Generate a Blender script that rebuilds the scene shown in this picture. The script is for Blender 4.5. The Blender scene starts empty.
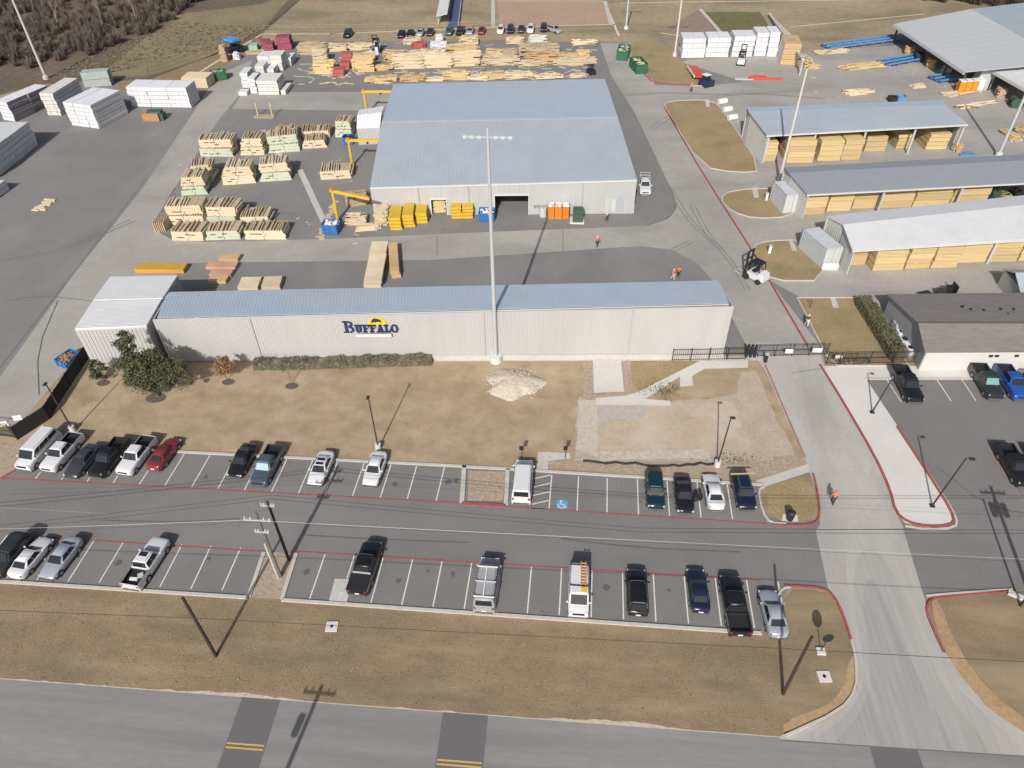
import bpy, bmesh, math, random
from mathutils import Vector, Matrix
random.seed(7)
C = bpy.context.scene.collection
PI = math.pi
# ------------------------------------------------------------------ camera survey
F, CX, CY, H = 723.0, 512.0, 384.0, 56.0
dn = Vector((15.0, 816.0, F)).normalized()
up = -dn
fw = Vector((0, 0, 1)) - up * up.z
fw.normalize()
ri = fw.cross(up)
if ri.x < 0: ri = -ri
M3 = Matrix((ri, fw, up))
M3 = Matrix.Rotation(math.radians(5.3), 3, 'Z') @ M3

def G(x, y, z=0.0):
    """survey of the photograph: where the sight line through a point meets height z"""
    v = M3 @ Vector((x - CX, y - CY, F))
    t = (H - z) / -v.z
    return Vector((v.x * t, v.y * t, z))

def PX(p):
    v = M3.transposed() @ (Vector(p) - Vector((0, 0, H)))
    return CX + F * v.x / v.z, CY + F * v.y / v.z

def hgt(b, topy):
    """height of an upright that stands at survey point b and reaches picture row topy"""
    B = G(*b); lo, hi = 0.0, 50.0
    for _ in range(50):
        m = (lo + hi) / 2
        if PX((B.x, B.y, m))[1] > topy: lo = m
        else: hi = m
    return lo

# ------------------------------------------------------------------ materials
MATS = {}
def mat(name, col, rough=0.8, var=0.0, scale=1.0, stretch=(1, 1, 1), col2=None, metal=0.0, bump=0.0,
        rnd=0.0, spec=0.5, big=0.0, bigscale=0.05, alpha=1.0, coat=0.0):
    if name in MATS: return MATS[name]
    m = bpy.data.materials.new(name); m.use_nodes = True
    nt = m.node_tree; N = nt.nodes; L = nt.links
    b = N['Principled BSDF']
    b.inputs['Roughness'].default_value = rough
    b.inputs['Metallic'].default_value = metal
    b.inputs['Specular IOR Level'].default_value = spec
    b.inputs['Coat Weight'].default_value = coat
    b.inputs['Alpha'].default_value = alpha
    c4 = (*col, 1)
    if var > 0 or col2 or rnd or big:
        tc = N.new('ShaderNodeTexCoord'); mp = N.new('ShaderNodeMapping')
        mp.inputs['Scale'].default_value = stretch
        L.new(tc.outputs['Object'], mp.inputs['Vector'])
        no = N.new('ShaderNodeTexNoise'); no.inputs['Scale'].default_value = scale
        no.inputs['Detail'].default_value = 6; no.inputs['Roughness'].default_value = 0.65
        L.new(mp.outputs[0], no.inputs['Vector'])
        rp = N.new('ShaderNodeValToRGB')
        rp.color_ramp.elements[0].position = 0.3; rp.color_ramp.elements[1].position = 0.7
        if col2:
            rp.color_ramp.elements[0].color = c4; rp.color_ramp.elements[1].color = (*col2, 1)
        else:
            rp.color_ramp.elements[0].color = tuple(max(0, x * (1 - var)) for x in col) + (1,)
            rp.color_ramp.elements[1].color = tuple(min(1, x * (1 + var)) for x in col) + (1,)
        L.new(no.outputs['Fac'], rp.inputs['Fac'])
        out = rp.outputs['Color']
        if big:
            n2 = N.new('ShaderNodeTexNoise'); n2.inputs['Scale'].default_value = bigscale
            n2.inputs['Detail'].default_value = 5; n2.inputs['Roughness'].default_value = 0.6
            L.new(mp.outputs[0], n2.inputs['Vector'])
            mr = N.new('ShaderNodeMapRange')
            mr.inputs[1].default_value = 0.3; mr.inputs[2].default_value = 0.7
            mr.inputs[3].default_value = 1 - big; mr.inputs[4].default_value = 1 + big
            L.new(n2.outputs['Fac'], mr.inputs[0])
            hs = N.new('ShaderNodeHueSaturation'); L.new(out, hs.inputs['Color'])
            L.new(mr.outputs[0], hs.inputs['Value']); out = hs.outputs[0]
        if rnd:
            oi = N.new('ShaderNodeObjectInfo'); mr = N.new('ShaderNodeMapRange')
            mr.inputs[3].default_value = 1 - rnd; mr.inputs[4].default_value = 1 + rnd
            L.new(oi.outputs['Random'], mr.inputs[0])
            hs = N.new('ShaderNodeHueSaturation'); L.new(out, hs.inputs['Color'])
            L.new(mr.outputs[0], hs.inputs['Value']); out = hs.outputs[0]
        L.new(out, b.inputs['Base Color'])
        if bump:
            bp = N.new('ShaderNodeBump'); bp.inputs['Strength'].default_value = bump
            bp.inputs['Distance'].default_value = 0.05
            L.new(no.outputs['Fac'], bp.inputs['Height']); L.new(bp.outputs[0], b.inputs['Normal'])
    else:
        b.inputs['Base Color'].default_value = c4
    MATS[name] = m
    return m

def wrapped(m, c, bw=.55, bh=.28):
    """printed film: a fine grid of board ends and seams"""
    nt = m.node_tree; N = nt.nodes; L = nt.links; b = N['Principled BSDF']; src = b.inputs['Base Color'].links[0].from_socket
    tc = N.new('ShaderNodeTexCoord'); sp = N.new('ShaderNodeSeparateXYZ'); L.new(tc.outputs['Object'], sp.inputs[0])
    ad = N.new('ShaderNodeMath'); L.new(sp.outputs[0], ad.inputs[0]); L.new(sp.outputs[1], ad.inputs[1])
    cb = N.new('ShaderNodeCombineXYZ'); L.new(ad.outputs[0], cb.inputs[0]); L.new(sp.outputs[2], cb.inputs[1])
    br = N.new('ShaderNodeTexBrick'); br.inputs['Scale'].default_value = 1; br.inputs['Mortar Size'].default_value = .035; br.inputs['Brick Width'].default_value = bw; br.inputs['Row Height'].default_value = bh
    br.offset = 0; L.new(cb.outputs[0], br.inputs['Vector'])
    ge = N.new('ShaderNodeNewGeometry'); sn = N.new('ShaderNodeSeparateXYZ'); L.new(ge.outputs['Normal'], sn.inputs[0]); ab = N.new('ShaderNodeMath'); ab.operation = 'ABSOLUTE'; L.new(sn.outputs[2], ab.inputs[0]); lt = N.new('ShaderNodeMath'); lt.operation = 'LESS_THAN'; lt.inputs[1].default_value = .6; L.new(ab.outputs[0], lt.inputs[0]); mu = N.new('ShaderNodeMath'); mu.operation = 'MULTIPLY'; L.new(br.outputs['Fac'], mu.inputs[0]); L.new(lt.outputs[0], mu.inputs[1])
    mx = N.new('ShaderNodeMix'); mx.data_type = 'RGBA'; L.new(mu.outputs[0], mx.inputs[0]); L.new(src, mx.inputs[6]); mx.inputs[7].default_value = (*c, 1)
    L.new(mx.outputs[2], b.inputs['Base Color'])

def blotch(m, col, scale, lo, hi, amount=0.8, stretch=(1, 1, 1), detail=6):
    """lays patches of another colour (wear, stains, bare soil, green growth) into a material"""
    nt = m.node_tree; N = nt.nodes; L = nt.links
    b = N['Principled BSDF']; src = b.inputs['Base Color'].links[0].from_socket
    tc = N.new('ShaderNodeTexCoord'); mp = N.new('ShaderNodeMapping'); mp.inputs['Scale'].default_value = stretch
    mp.inputs['Location'].default_value = (random.uniform(-50, 50), random.uniform(-50, 50), 0)
    L.new(tc.outputs['Object'], mp.inputs['Vector'])
    no = N.new('ShaderNodeTexNoise'); no.inputs['Scale'].default_value = scale; no.inputs['Detail'].default_value = detail
    no.inputs['Roughness'].default_value = 0.6
    L.new(mp.outputs[0], no.inputs['Vector'])
    mr = N.new('ShaderNodeMapRange'); mr.inputs[1].default_value = lo; mr.inputs[2].default_value = hi
    mr.inputs[3].default_value = 0; mr.inputs[4].default_value = amount
    L.new(no.outputs['Fac'], mr.inputs[0])
    mx = N.new('ShaderNodeMix'); mx.data_type = 'RGBA'
    L.new(mr.outputs[0], mx.inputs[0]); L.new(src, mx.inputs[6]); mx.inputs[7].default_value = (*col, 1)
    L.new(mx.outputs[2], b.inputs['Base Color'])
    return m

asphalt = mat('asphalt', (.185, .178, .172), .9, .10, 3.0, big=.13, bigscale=.06)
blotch(asphalt, (.245, .235, .222), .09, .5, .68, .55, (1, .45, 1)); blotch(asphalt, (.10, .098, .098), .55, .66, .74, .6)
asphalt_lot = mat('asphalt_lot', (.172, .165, .158), .9, .10, 4.0, big=.10, bigscale=.12)
blotch(asphalt_lot, (.075, .073, .07), .5, .68, .74, .7); blotch(asphalt_lot, (.215, .206, .197), .08, .52, .7, .5, (.35, 1, 1))
road_m = mat('road_surface', (.235, .227, .216), .9, .08, 3.0, big=.12, bigscale=.06, stretch=(.25, 1, 1))
blotch(road_m, (.165, .163, .162), .35, .45, .62, .7, (.06, 1, 1))
patch_m = mat('road_patch', (.125, .121, .119), .9, .08, 4)
conc_drive = mat('drive_concrete', (.40, .378, .345), .85, .07, 2.0, big=.12, bigscale=.09)
blotch(conc_drive, (.30, .287, .268), .22, .45, .66, .75, (1, .25, 1)); blotch(conc_drive, (.43, .415, .385), .4, .6, .75, .5, (1, .3, 1))
conc_yard = mat('yard_concrete', (.325, .306, .278), .85, .07, 1.0, big=.13, bigscale=.07)
blotch(conc_yard, (.22, .21, .198), .10, .5, .68, .6, (.6, 1, 1))
conc_white = mat('walk_concrete', (.56, .54, .505), .85, .04, 2, big=.05, bigscale=.2)
conc_walk = mat('old_concrete', (.46, .44, .40), .85, .08, 2, big=.08, bigscale=.3)
conc_walk2 = mat('pale_walk_concrete', (.53, .51, .47), .85, .06, 2, big=.06, bigscale=.3)
kerb_m = mat('kerb_concrete', (.46, .43, .385), .85, .10, 2)
red_m = mat('red_kerb_paint', (.30, .075, .07), .8, .3, 3)
paint_w = mat('white_line_paint', (.62, .60, .57), .8, .22, 6)
paint_y = mat('yellow_line_paint', (.55, .36, .10), .8, .18, 6)
paint_b = mat('blue_marking_paint', (.10, .30, .48), .8, .2, 6)
grass = mat('dry_grass', (.172, .126, .078), .95, 0, 7, col2=(.28, .21, .122), big=.10, bigscale=.5, bump=.35)
blotch(grass, (.345, .265, .168), .22, .48, .68, .65, (.35, 1.3, 1)); blotch(grass, (.135, .102, .066), .2, .48, .70, .6, (.35, 1.5, 1)); blotch(grass, (.165, .132, .07), .15, .64, .75, .35)
lawn = mat('tan_lawn', (.275, .205, .132), .95, 0, 7.0, col2=(.375, .283, .187), big=.14, bigscale=.5, bump=.3)
blotch(lawn, (.44, .35, .245), .22, .46, .68, .6, (.8, 1.2, 1)); blotch(lawn, (.225, .16, .102), .28, .50, .70, .6); blotch(lawn, (.20, .165, .08), .16, .58, .72, .5)
islandg = mat('island_grass', (.21, .155, .08), .95, 0, 4, col2=(.35, .265, .145), big=.14, bigscale=.2, bump=.3)
blotch(islandg, (.15, .15, .05), .16, .54, .7, .55)
field = mat('far_field', (.235, .182, .115), .95, 0, .6, col2=(.35, .275, .175), big=.17, bigscale=.04, bump=.2)
blotch(field, (.15, .132, .075), .05, .5, .64, .7, (.5, 1.2, 1)); blotch(field, (.30, .235, .15), .08, .6, .72, .6)
scrub = mat('scrub_soil', (.085, .066, .048), .95, 0, .8, col2=(.165, .125, .08), big=.2, bigscale=.06)
tan_pad = mat('graded_pad', (.36, .25, .175), .9, .08, .8, big=.07, bigscale=.1)
tan_soil = mat('bare_soil', (.36, .245, .135), .95, .2, 2.5, big=.12, bigscale=.4)
pale_dirt = mat('pale_dirt', (.43, .345, .255), .95, .10, 1.6, big=.10, bigscale=.25)
blotch(pale_dirt, (.47, .42, .355), .25, .5, .7, .8); blotch(pale_dirt, (.29, .215, .145), .22, .58, .72, .6)
rubble_m = mat('rubble_dirt', (.33, .265, .20), .95, 0, 3.5, col2=(.45, .38, .30), big=.08, bigscale=.5)
gravel_m = mat('gravel', (.24, .18, .13), .95, 0, 3.0, col2=(.43, .35, .26))
white_gravel = mat('white_gravel', (.38, .325, .26), .95, 0, 3, col2=(.54, .48, .40))
wall_m = mat('beige_metal_wall', (.40, .40, .393), .6, .04, .4, stretch=(1, 1, .2), big=.04, bigscale=.1)
wall_sh = mat('gray_metal_wall', (.42, .42, .405), .6, .05, .4)
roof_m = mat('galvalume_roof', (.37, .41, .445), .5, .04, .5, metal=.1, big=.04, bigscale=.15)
roof_b = mat('shaded_slope_galvalume', (.43, .495, .565), .5, .05, .5, metal=.1)  # bluer shade of slopes facing away from the sun, put into the colour
roof_w = mat('white_metal_roof', (.57, .575, .58), .5, .05, .5, big=.05)
roof_g = mat('gray_metal_roof', (.275, .295, .315), .5, .04, .5, metal=.1)
shingle = mat('asphalt_shingles', (.185, .168, .155), .95, .16, 1.2, stretch=(.5, 2.5, 1), big=.06)
stucco = mat('white_stucco', (.50, .495, .48), .85, .03, 1)
dark_in = mat('dark_interior', (.03, .03, .032), .9)
trim_m = mat('pale_trim', (.55, .55, .53), .6)
steel = mat('galvanised_steel', (.50, .52, .53), .5, metal=.3)
pole_w = mat('white_pole', (.52, .49, .45), .6)
dark_pole = mat('bronze_pole', (.035, .03, .03), .6)
wood_pole = mat('creosote_wood', (.035, .027, .022), .9, .25, 2)
green_pole = mat('weathered_green_wood', (.12, .125, .095), .9, .25, 2)
bark = mat('bark', (.11, .085, .065), .95, .2, 4)
leaf_g = mat('oak_leaves', (.042, .048, .022), .7, 0, .9, col2=(.135, .135, .062), rnd=0)
leaf_s = mat('shrub_leaves', (.045, .052, .022), .7, 0, 1.5, col2=(.095, .10, .042))
leaf_o = mat('olive_hedge_leaves', (.075, .075, .035), .7, 0, 1.5, col2=(.145, .135, .07))
leaf_b = mat('brown_leaves', (.17, .10, .05), .8, 0, 1.5, col2=(.33, .20, .10))
leaf_h = mat('hedge_leaves', (.12, .112, .072), .8, 0, 1.5, col2=(.21, .195, .13))
twig = mat('bare_twigs', (.085, .069, .056), .95, 0, .5, col2=(.175, .145, .118))
twig2 = mat('dark_twigs', (.045, .04, .032), .95, 0, .5, col2=(.11, .09, .07))
rubber = mat('tyre_rubber', (.02, .02, .02), .9)
rim_m = mat('wheel_rim', (.35, .35, .36), .35, metal=.7)
glass = mat('car_glass', (.018, .022, .026), .08, spec=.6)
shade_m = mat('windshield_sunshade', (.12, .26, .24), .5)
lampw = mat('headlight_glass', (.6, .6, .62), .2)
lampr = mat('taillight_red', (.28, .02, .02), .3)
black_p = mat('black_plastic', (.018, .018, .02), .6)
chrome = mat('chrome', (.6, .6, .6), .2, metal=.9)
lum = mat('lumber', (.57, .425, .215), .8, .16, 1.0, stretch=(.25, .25, 9), rnd=.17)
lum2 = mat('pale_lumber', (.62, .515, .355), .8, .16, 1.0, stretch=(.25, .25, 9), rnd=.12)
lum3 = mat('orange_lumber', (.52, .36, .19), .8, .2, 1.0, stretch=(.25, .25, 9), rnd=.1)
lum4 = mat('grey_lumber', (.42, .33, .22), .85, .22, 1.0, stretch=(.3, .3, 9), rnd=.1)
lum_y = mat('yellow_lumber', (.59, .46, .23), .7, .12, 1, stretch=(.3, .3, 6))
lum_end = mat('yellow_painted_ends', (.55, .36, .03), .7, .15, 2)
pinkw = mat('pink_lumber', (.50, .30, .20), .8, .15, 1.0, stretch=(.3, .3, 8))
orange_b = mat('orange_beams', (.52, .28, .05), .6, .12, 1.0, stretch=(.3, .3, 6))
truss_c = mat('cream_truss_wood', (.58, .49, .35), .8, .12, 1.5, stretch=(.4, .4, 5), rnd=.08)
truss_g = mat('green_truss_panel', (.46, .49, .37), .8, .10, 1.0, rnd=.05)
truss_t = mat('truss_top_wood', (.44, .345, .235), .85, .2, 2.0, stretch=(2, .5, 1), rnd=.1)
slot_m = mat('dark_gap', (.05, .04, .03), .9)
wrapw = mat('white_lumber_wrap', (.62, .63, .65), .6, .10, 1.1, rnd=.05)
wrapl = mat('wrap_pale_end', (.60, .58, .52), .7, .12, 3)
wrapd = mat('shaded_bundle_side', (.16, .14, .165), .8, .45, 2.2, stretch=(1, 1, 2))  # shade on the stack's long side, painted as a dark colour
wrapg = mat('grey_wrap', (.52, .53, .53), .6, .08, 1.2, rnd=.05)
wrapp = mat('pink_print_band', (.48, .13, .20), .7, .2, 2)
for m_ in (wrapw, wrapg, wrapl): wrapped(m_, (.40, .41, .44), 1.15, .36)
for m_ in (lum, lum2, lum3): wrapped(m_, (.36, .27, .15), 40, .21)
wrapr = mat('red_wrap', (.38, .09, .085), .6, .15, 1)
maroon = mat('maroon_wrap', (.25, .06, .09), .7, .3, 1.5)
yel = mat('yellow_crane_paint', (.60, .37, .035), .5, .08, 1)
blue = mat('blue_paint', (.03, .13, .36), .5, .15, 1)
blue2 = mat('pale_blue_paint', (.10, .24, .42), .6, .15, 1)
orange_p = mat('orange_plastic', (.66, .23, .02), .5)
orange_d = mat('deep_orange_plastic', (.62, .14, .02), .5)
white_p = mat('white_plastic', (.70, .69, .68), .5)
green_d = mat('green_dumpster_paint', (.02, .11, .05), .6, .15, 1)
green_t = mat('transformer_green', (.045, .085, .06), .6)
cont_m = mat('container_grey', (.38, .40, .42), .6, .05, 1)
mesh_blk = mat('black_fence_screen', (.018, .018, .018), .9)
skin = mat('skin', (.38, .22, .15), .7)
vest = mat('orange_vest', (.72, .17, .04), .7)
cloth_d = mat('dark_cloth', (.03, .035, .05), .9)
cloth_w = mat('light_cloth', (.5, .5, .5), .9)
hat_m = mat('hard_hat', (.6, .58, .5), .4)
navy = mat('navy_letters', (.018, .03, .075), .5)
sun_y = mat('sign_yellow', (.72, .47, .02), .5)
red_mach = mat('red_machine_paint', (.50, .07, .03), .5, .1, 1)
acm = mat('ac_metal', (.44, .46, .46), .5, .08, 2)
wire_m = mat('wire', (.02, .02, .02), .6)
wire_l = mat('bare_wire', (.62, .62, .6), .4, metal=.3)
twood = mat('crate_wood', (.34, .20, .09), .8, .15, 2)

# ------------------------------------------------------------------ mesh helpers
class MB:
    def __init__(s): s.v = []; s.f = []; s.mi = []; s.cur = 0
    def face(s, pts):
        n = len(s.v); s.v += [tuple(p) for p in pts]; s.f.append(tuple(range(n, n + len(pts)))); s.mi.append(s.cur)
    def hexa(s, b, t):
        """b and t: four points each (bottom and top, same order)"""
        n = len(s.v); s.v += [tuple(p) for p in b] + [tuple(p) for p in t]
        for q in ((3, 2, 1, 0), (4, 5, 6, 7), (0, 1, 5, 4), (1, 2, 6, 5), (2, 3, 7, 6), (3, 0, 4, 7)):
            s.f.append(tuple(n + i for i in q)); s.mi.append(s.cur)
    def box(s, c, d, rz=0.0, rx=0.0):
        x, y, z = d[0] / 2, d[1] / 2, d[2] / 2
        R = Matrix.Rotation(rz, 3, 'Z') @ Matrix.Rotation(rx, 3, 'X')
        P = [Vector(c) + R @ Vector(q) for q in ((-x, -y, -z), (x, -y, -z), (x, y, -z), (-x, y, -z), (-x, -y, z), (x, -y, z), (x, y, z), (-x, y, z))]
        s.hexa(P[:4], P[4:])
    def tube(s, a, b, r0, r1=None, n=8):
        a, b = Vector(a), Vector(b); r1 = r0 if r1 is None else r1
        d = (b - a).normalized(); u = d.cross(Vector((0, 0, 1)) if abs(d.z) < .9 else Vector((1, 0, 0))).normalized(); w = d.cross(u)
        k = len(s.v)
        for p, r in ((a, r0), (b, r1)):
            for i in range(n):
                t = 2 * PI * i / n; s.v.append(tuple(p + u * (r * math.cos(t)) + w * (r * math.sin(t))))
        for i in range(n):
            j = (i + 1) % n; s.f.append((k + i, k + n + i, k + n + j, k + j)); s.mi.append(s.cur)
        s.f.append(tuple(k + i for i in range(n))); s.mi.append(s.cur)
        s.f.append(tuple(k + n + i for i in reversed(range(n)))); s.mi.append(s.cur)
    def loft(s, secs):
        n = len(secs[0]); k = len(s.v)
        for q in secs: s.v += [tuple(p) for p in q]
        for a in range(len(secs) - 1):
            for i in range(n):
                j = (i + 1) % n
                s.f.append((k + a * n + i, k + a * n + j, k + (a + 1) * n + j, k + (a + 1) * n + i)); s.mi.append(s.cur)
        s.f.append(tuple(k + i for i in reversed(range(n)))); s.mi.append(s.cur)
        e = k + (len(secs) - 1) * n
        s.f.append(tuple(e + i for i in range(n))); s.mi.append(s.cur)
    def mesh(s, name, mats, fix=True, smooth=False):
        me = bpy.data.meshes.new(name); me.from_pydata(s.v, [], s.f)
        if not isinstance(mats, (list, tuple)): mats = [mats]
        for m in mats: me.materials.append(m)
        me.polygons.foreach_set('material_index', s.mi)
        if fix:
            bm = bmesh.new(); bm.from_mesh(me); bmesh.ops.recalc_face_normals(bm, faces=bm.faces[:]); bm.to_mesh(me); bm.free()
        if smooth: me.polygons.foreach_set('use_smooth', [True] * len(me.polygons))
        me.update(); return me
    def build(s, name, mats, parent=None, loc=None, fix=True, smooth=False):
        o = bpy.data.objects.new(name, s.mesh(name, mats, fix, smooth)); C.objects.link(o)
        if parent: o.parent = parent
        if loc is not None: o.location = loc
        return o

def tag(o, label, cat, group=None, kind=None):
    if label: o['label'] = label
    if cat: o['category'] = cat
    if group: o['group'] = group
    if kind: o['kind'] = kind
    return o
def thing(name, label, cat, loc=(0, 0, 0), rz=0.0, group=None):
    o = bpy.data.objects.new(name, None); C.objects.link(o); o.empty_display_size = .5
    o.location = loc; o.rotation_euler = (0, 0, rz)
    return tag(o, label, cat, group)
def copy_tree(o, parent=None):
    c = o.copy(); C.objects.link(c); c.parent = parent
    for ch in list(o.children): copy_tree(ch, c)
    return c

def smoothpoly(pts, it=2, closed=True):
    for _ in range(it):
        q = []; n = len(pts)
        rng = range(n if closed else n - 1)
        if not closed: q.append(pts[0])
        for i in rng:
            a, b = pts[i], pts[(i + 1) % n]
            q.append((a[0] * .75 + b[0] * .25, a[1] * .75 + b[1] * .25)); q.append((a[0] * .25 + b[0] * .75, a[1] * .25 + b[1] * .75))
        if not closed: q.append(pts[-1])
        pts = q
    return pts
def wp(pts): return [tuple(G(*p)[:2]) for p in pts]
def sheet(name, wpts, level, m, kind='structure', label=None, cat=None, jag=0.0):
    """a flat sheet of ground through world points"""
    if jag:
        q = []
        for i in range(len(wpts)):
            a, b = Vector(wpts[i]), Vector(wpts[(i + 1) % len(wpts)])
            n = max(1, int((b - a).length / 1.0))
            for k in range(n):
                p = a.lerp(b, k / n); q.append((p.x + random.uniform(-jag, jag), p.y + random.uniform(-jag, jag)))
        wpts = q
    bm = bmesh.new(); f = bm.faces.new([bm.verts.new((x, y, level * .004)) for x, y in wpts])
    if f.calc_area() and f.normal.z < 0: f.normal_flip()
    bm.normal_update()
    if f.normal.z < 0: f.normal_flip()
    bmesh.ops.triangulate(bm, faces=[f])
    me = bpy.data.meshes.new(name); bm.to_mesh(me); bm.free(); me.materials.append(m)
    o = bpy.data.objects.new(name, me); C.objects.link(o); o['kind'] = kind
    if label: o['label'] = label
    return o
def ribbon(mb, wpts, w, z0, z1, closed=False):
    """a strip with a rectangular section along a line of world points"""
    P = [Vector((p[0], p[1])) for p in wpts]; n = len(P); secs = []
    for i in range(n):
        a = P[i - 1] if (i > 0 or closed) else P[i]; b = P[(i + 1) % n] if (i < n - 1 or closed) else P[i]
        d = (b - a); d = d.normalized() if d.length > 1e-6 else Vector((1, 0)); nn = Vector((-d.y, d.x)) * (w / 2)
        l, r = P[i] + nn, P[i] - nn
        secs.append([(l.x, l.y, z0), (r.x, r.y, z0), (r.x, r.y, z1), (l.x, l.y, z1)])
    if closed: secs.append(secs[0])
    mb.loft(secs)
def kerb(pts, m=None, w=.18, h=.13, closed=False, it=1, world=False, name='kerb'):
    mb = MB(); ribbon(mb, wp(smoothpoly(pts, it, closed)) if not world else pts, w, 0, h, closed)
    o = mb.build(name, m or kerb_m); o['kind'] = 'structure'; return o
def line(wpts, w=.11, m=None, level=6, name='parking_line'):
    mb = MB()
    for a, b in wpts:
        a, b = Vector(a), Vector(b); d = (b - a).normalized(); n = Vector((-d.y, d.x)) * (w / 2); z = level * .004
        mb.face([(a.x - n.x, a.y - n.y, z), (b.x - n.x, b.y - n.y, z), (b.x + n.x, b.y + n.y, z), (a.x + n.x, a.y + n.y, z)])
    o = mb.build(name, m or paint_w); o['kind'] = 'structure'; return o

# ------------------------------------------------------------------ light, sky, camera
sc = bpy.context.scene
EL, AZ = math.radians(35.5), math.radians(7.5)
w = bpy.data.worlds.new('World'); sc.world = w; w.use_nodes = True
nt = w.node_tree; bg = nt.nodes['Background']; sky = nt.nodes.new('ShaderNodeTexSky')
sky.sky_type = 'NISHITA'; sky.sun_disc = False; sky.sun_elevation = EL; sky.sun_rotation = PI + AZ
sky.dust_density = 3.5; sky.air_density = .75; sky.ozone_density = .5
nt.links.new(sky.outputs[0], bg.inputs['Color']); bg.inputs['Strength'].default_value = .075
sd = bpy.data.lights.new('sun', 'SUN'); sd.energy = 3.4; sd.angle = math.radians(.5); sd.color = (1, .975, .94)
so = bpy.data.objects.new('sun', sd); C.objects.link(so)
trav = Vector((math.sin(AZ) * math.cos(EL), math.cos(AZ) * math.cos(EL), -math.sin(EL)))
so.rotation_euler = trav.to_track_quat('-Z', 'Y').to_euler(); so.location = (0, -50, 120)
cd = bpy.data.cameras.new('camera'); cd.sensor_width = 36; cd.lens = F / 1024 * 36; cd.clip_end = 5000; cd.clip_start = .5
co = bpy.data.objects.new('camera', cd); C.objects.link(co); sc.camera = co
MW = Matrix((M3.col[0], -M3.col[1], -M3.col[2])).transposed().to_4x4(); MW.translation = (0, 0, H)
co.matrix_world = MW
vs = sc.view_settings; vs.view_transform = 'Standard'; vs.look = 'None'; vs.gamma = 1; vs.use_curve_mapping = False
vs.exposure = .40

# ------------------------------------------------------------------ ground
S = 2600
sheet('ground', [(-S, -S), (S, -S), (S, S), (-S, S)], 0, field)
YL = 24.5
sheet('verge', [(-140, YL - .3), (17.4, YL - .3), (24.6, 33.1), (24.6, 38), (17.4, 33.0), (-140, 33.05)], 1, grass, jag=.0)
sheet('road', [(-500, 9.5), (500, 9.5), (500, YL), (-500, YL)], 2, road_m)
for a, b in ((225, 266), (438, 485), (869, 916)):
    pts = [(G(a, 745).x, YL - .05), (G(b, 745).x, YL - .05), (G(b, 745).x + .1, 9.6), (G(a, 745).x + .1, 9.6)]
    sheet('road_patch', pts, 3, patch_m)
    if a < 800:
        x0, x1 = G(a, 745).x + .1, G(b, 745).x - .1
        line([((x0, 20.95), (x1, 20.95)), ((x0, 20.65), (x1, 20.65))], .12, paint_y, 5, 'centre_line')
xs = [-60 + i * .5 for i in range(156)]
top = [(x, YL + max(.02, .22 * math.sin(x * .31) * math.sin(x * .11 + 1) + random.uniform(-.04, .14))) for x in xs]
o = sheet('road_edge_grit', [(x, YL - .06) for x in xs] + top[::-1], 3, white_gravel, 'stuff', 'pale grit along the edge of the road')

# yard pavement
yard = [(-130, 440), (14, 425), (80, 352), (107, 366), (723, 358), (752, 343), (825, 343), (880, 352), (1100, 352), (1200, 40), (1030, 40), (900, 33), (880, 46), (690, 62), (663, 40), (640, 42), (300, 41), (252, 52), (215, 74), (110, 83), (40, 85), (0, 100), (-200, 150)]
sheet('yard', wp(yard), 1, asphalt)
dr = [(20, 424), (80, 352), (107, 366), (178, 276), (168, 266), (182, 263), (430, 260), (640, 246), (672, 250), (697, 263), (713, 281), (745, 343), (818, 343), (769, 280), (719, 200), (664, 107), (672, 99), (712, 99), (760, 165), (800, 160), (1100, 160), (1200, 45), (1030, 50), (690, 60), (640, 43), (600, 43), (611, 75), (634, 112), (672, 192), (677, 207), (668, 219), (645, 226), (512, 231), (330, 239), (205, 242), (172, 239), (157, 230), (158, 218), (175, 188), (217, 122), (242, 92), (388, 92), (380, 112), (266, 112), (235, 60), (217, 75), (195, 110), (140, 192), (77, 270), (5, 370), (-40, 428)]
sheet('yard_drive', wp([(20, 424), (80, 352), (107, 366), (178, 276), (168, 266), (182, 263), (430, 260), (640, 246), (672, 250), (697, 263), (713, 281), (745, 343), (818, 343), (769, 280), (719, 200), (664, 107), (655, 85), (640, 43), (600, 43), (611, 75), (634, 112), (672, 192), (677, 207), (668, 219), (645, 226), (512, 231), (330, 239), (205, 242), (172, 239), (157, 230), (158, 218), (175, 188), (217, 122), (242, 92), (252, 60), (217, 75), (195, 110), (140, 192), (77, 270), (5, 370), (-40, 428)]), 2, conc_yard)
sheet('yard_lane', wp([(243, 92), (395, 92), (383, 111), (232, 109)]), 2, conc_yard)
sheet('lumber_yard_slab', wp([(655, 85), (700, 86), (745, 82), (680, 62), (690, 60), (900, 45), (1040, 45), (1300, 45), (1200, 352), (900, 352), (769, 280), (719, 200), (664, 107)]), 3, conc_yard)
sheet('drive', wp([(745, 343), (818, 343), (826, 372), (843, 402), (875, 457), (890, 490), (897, 515), (903, 527), (904, 532), (923, 594), (925, 600), (928, 615), (945, 652), (985, 705), (1030, 736), (1040, 757.5), (780, 739.5), (780, 736), (840, 710), (857, 688), (852, 640), (835, 596), (828, 588), (816, 532), (820, 524), (818, 495), (805, 460), (765, 370)]), 4, conc_drive)
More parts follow.
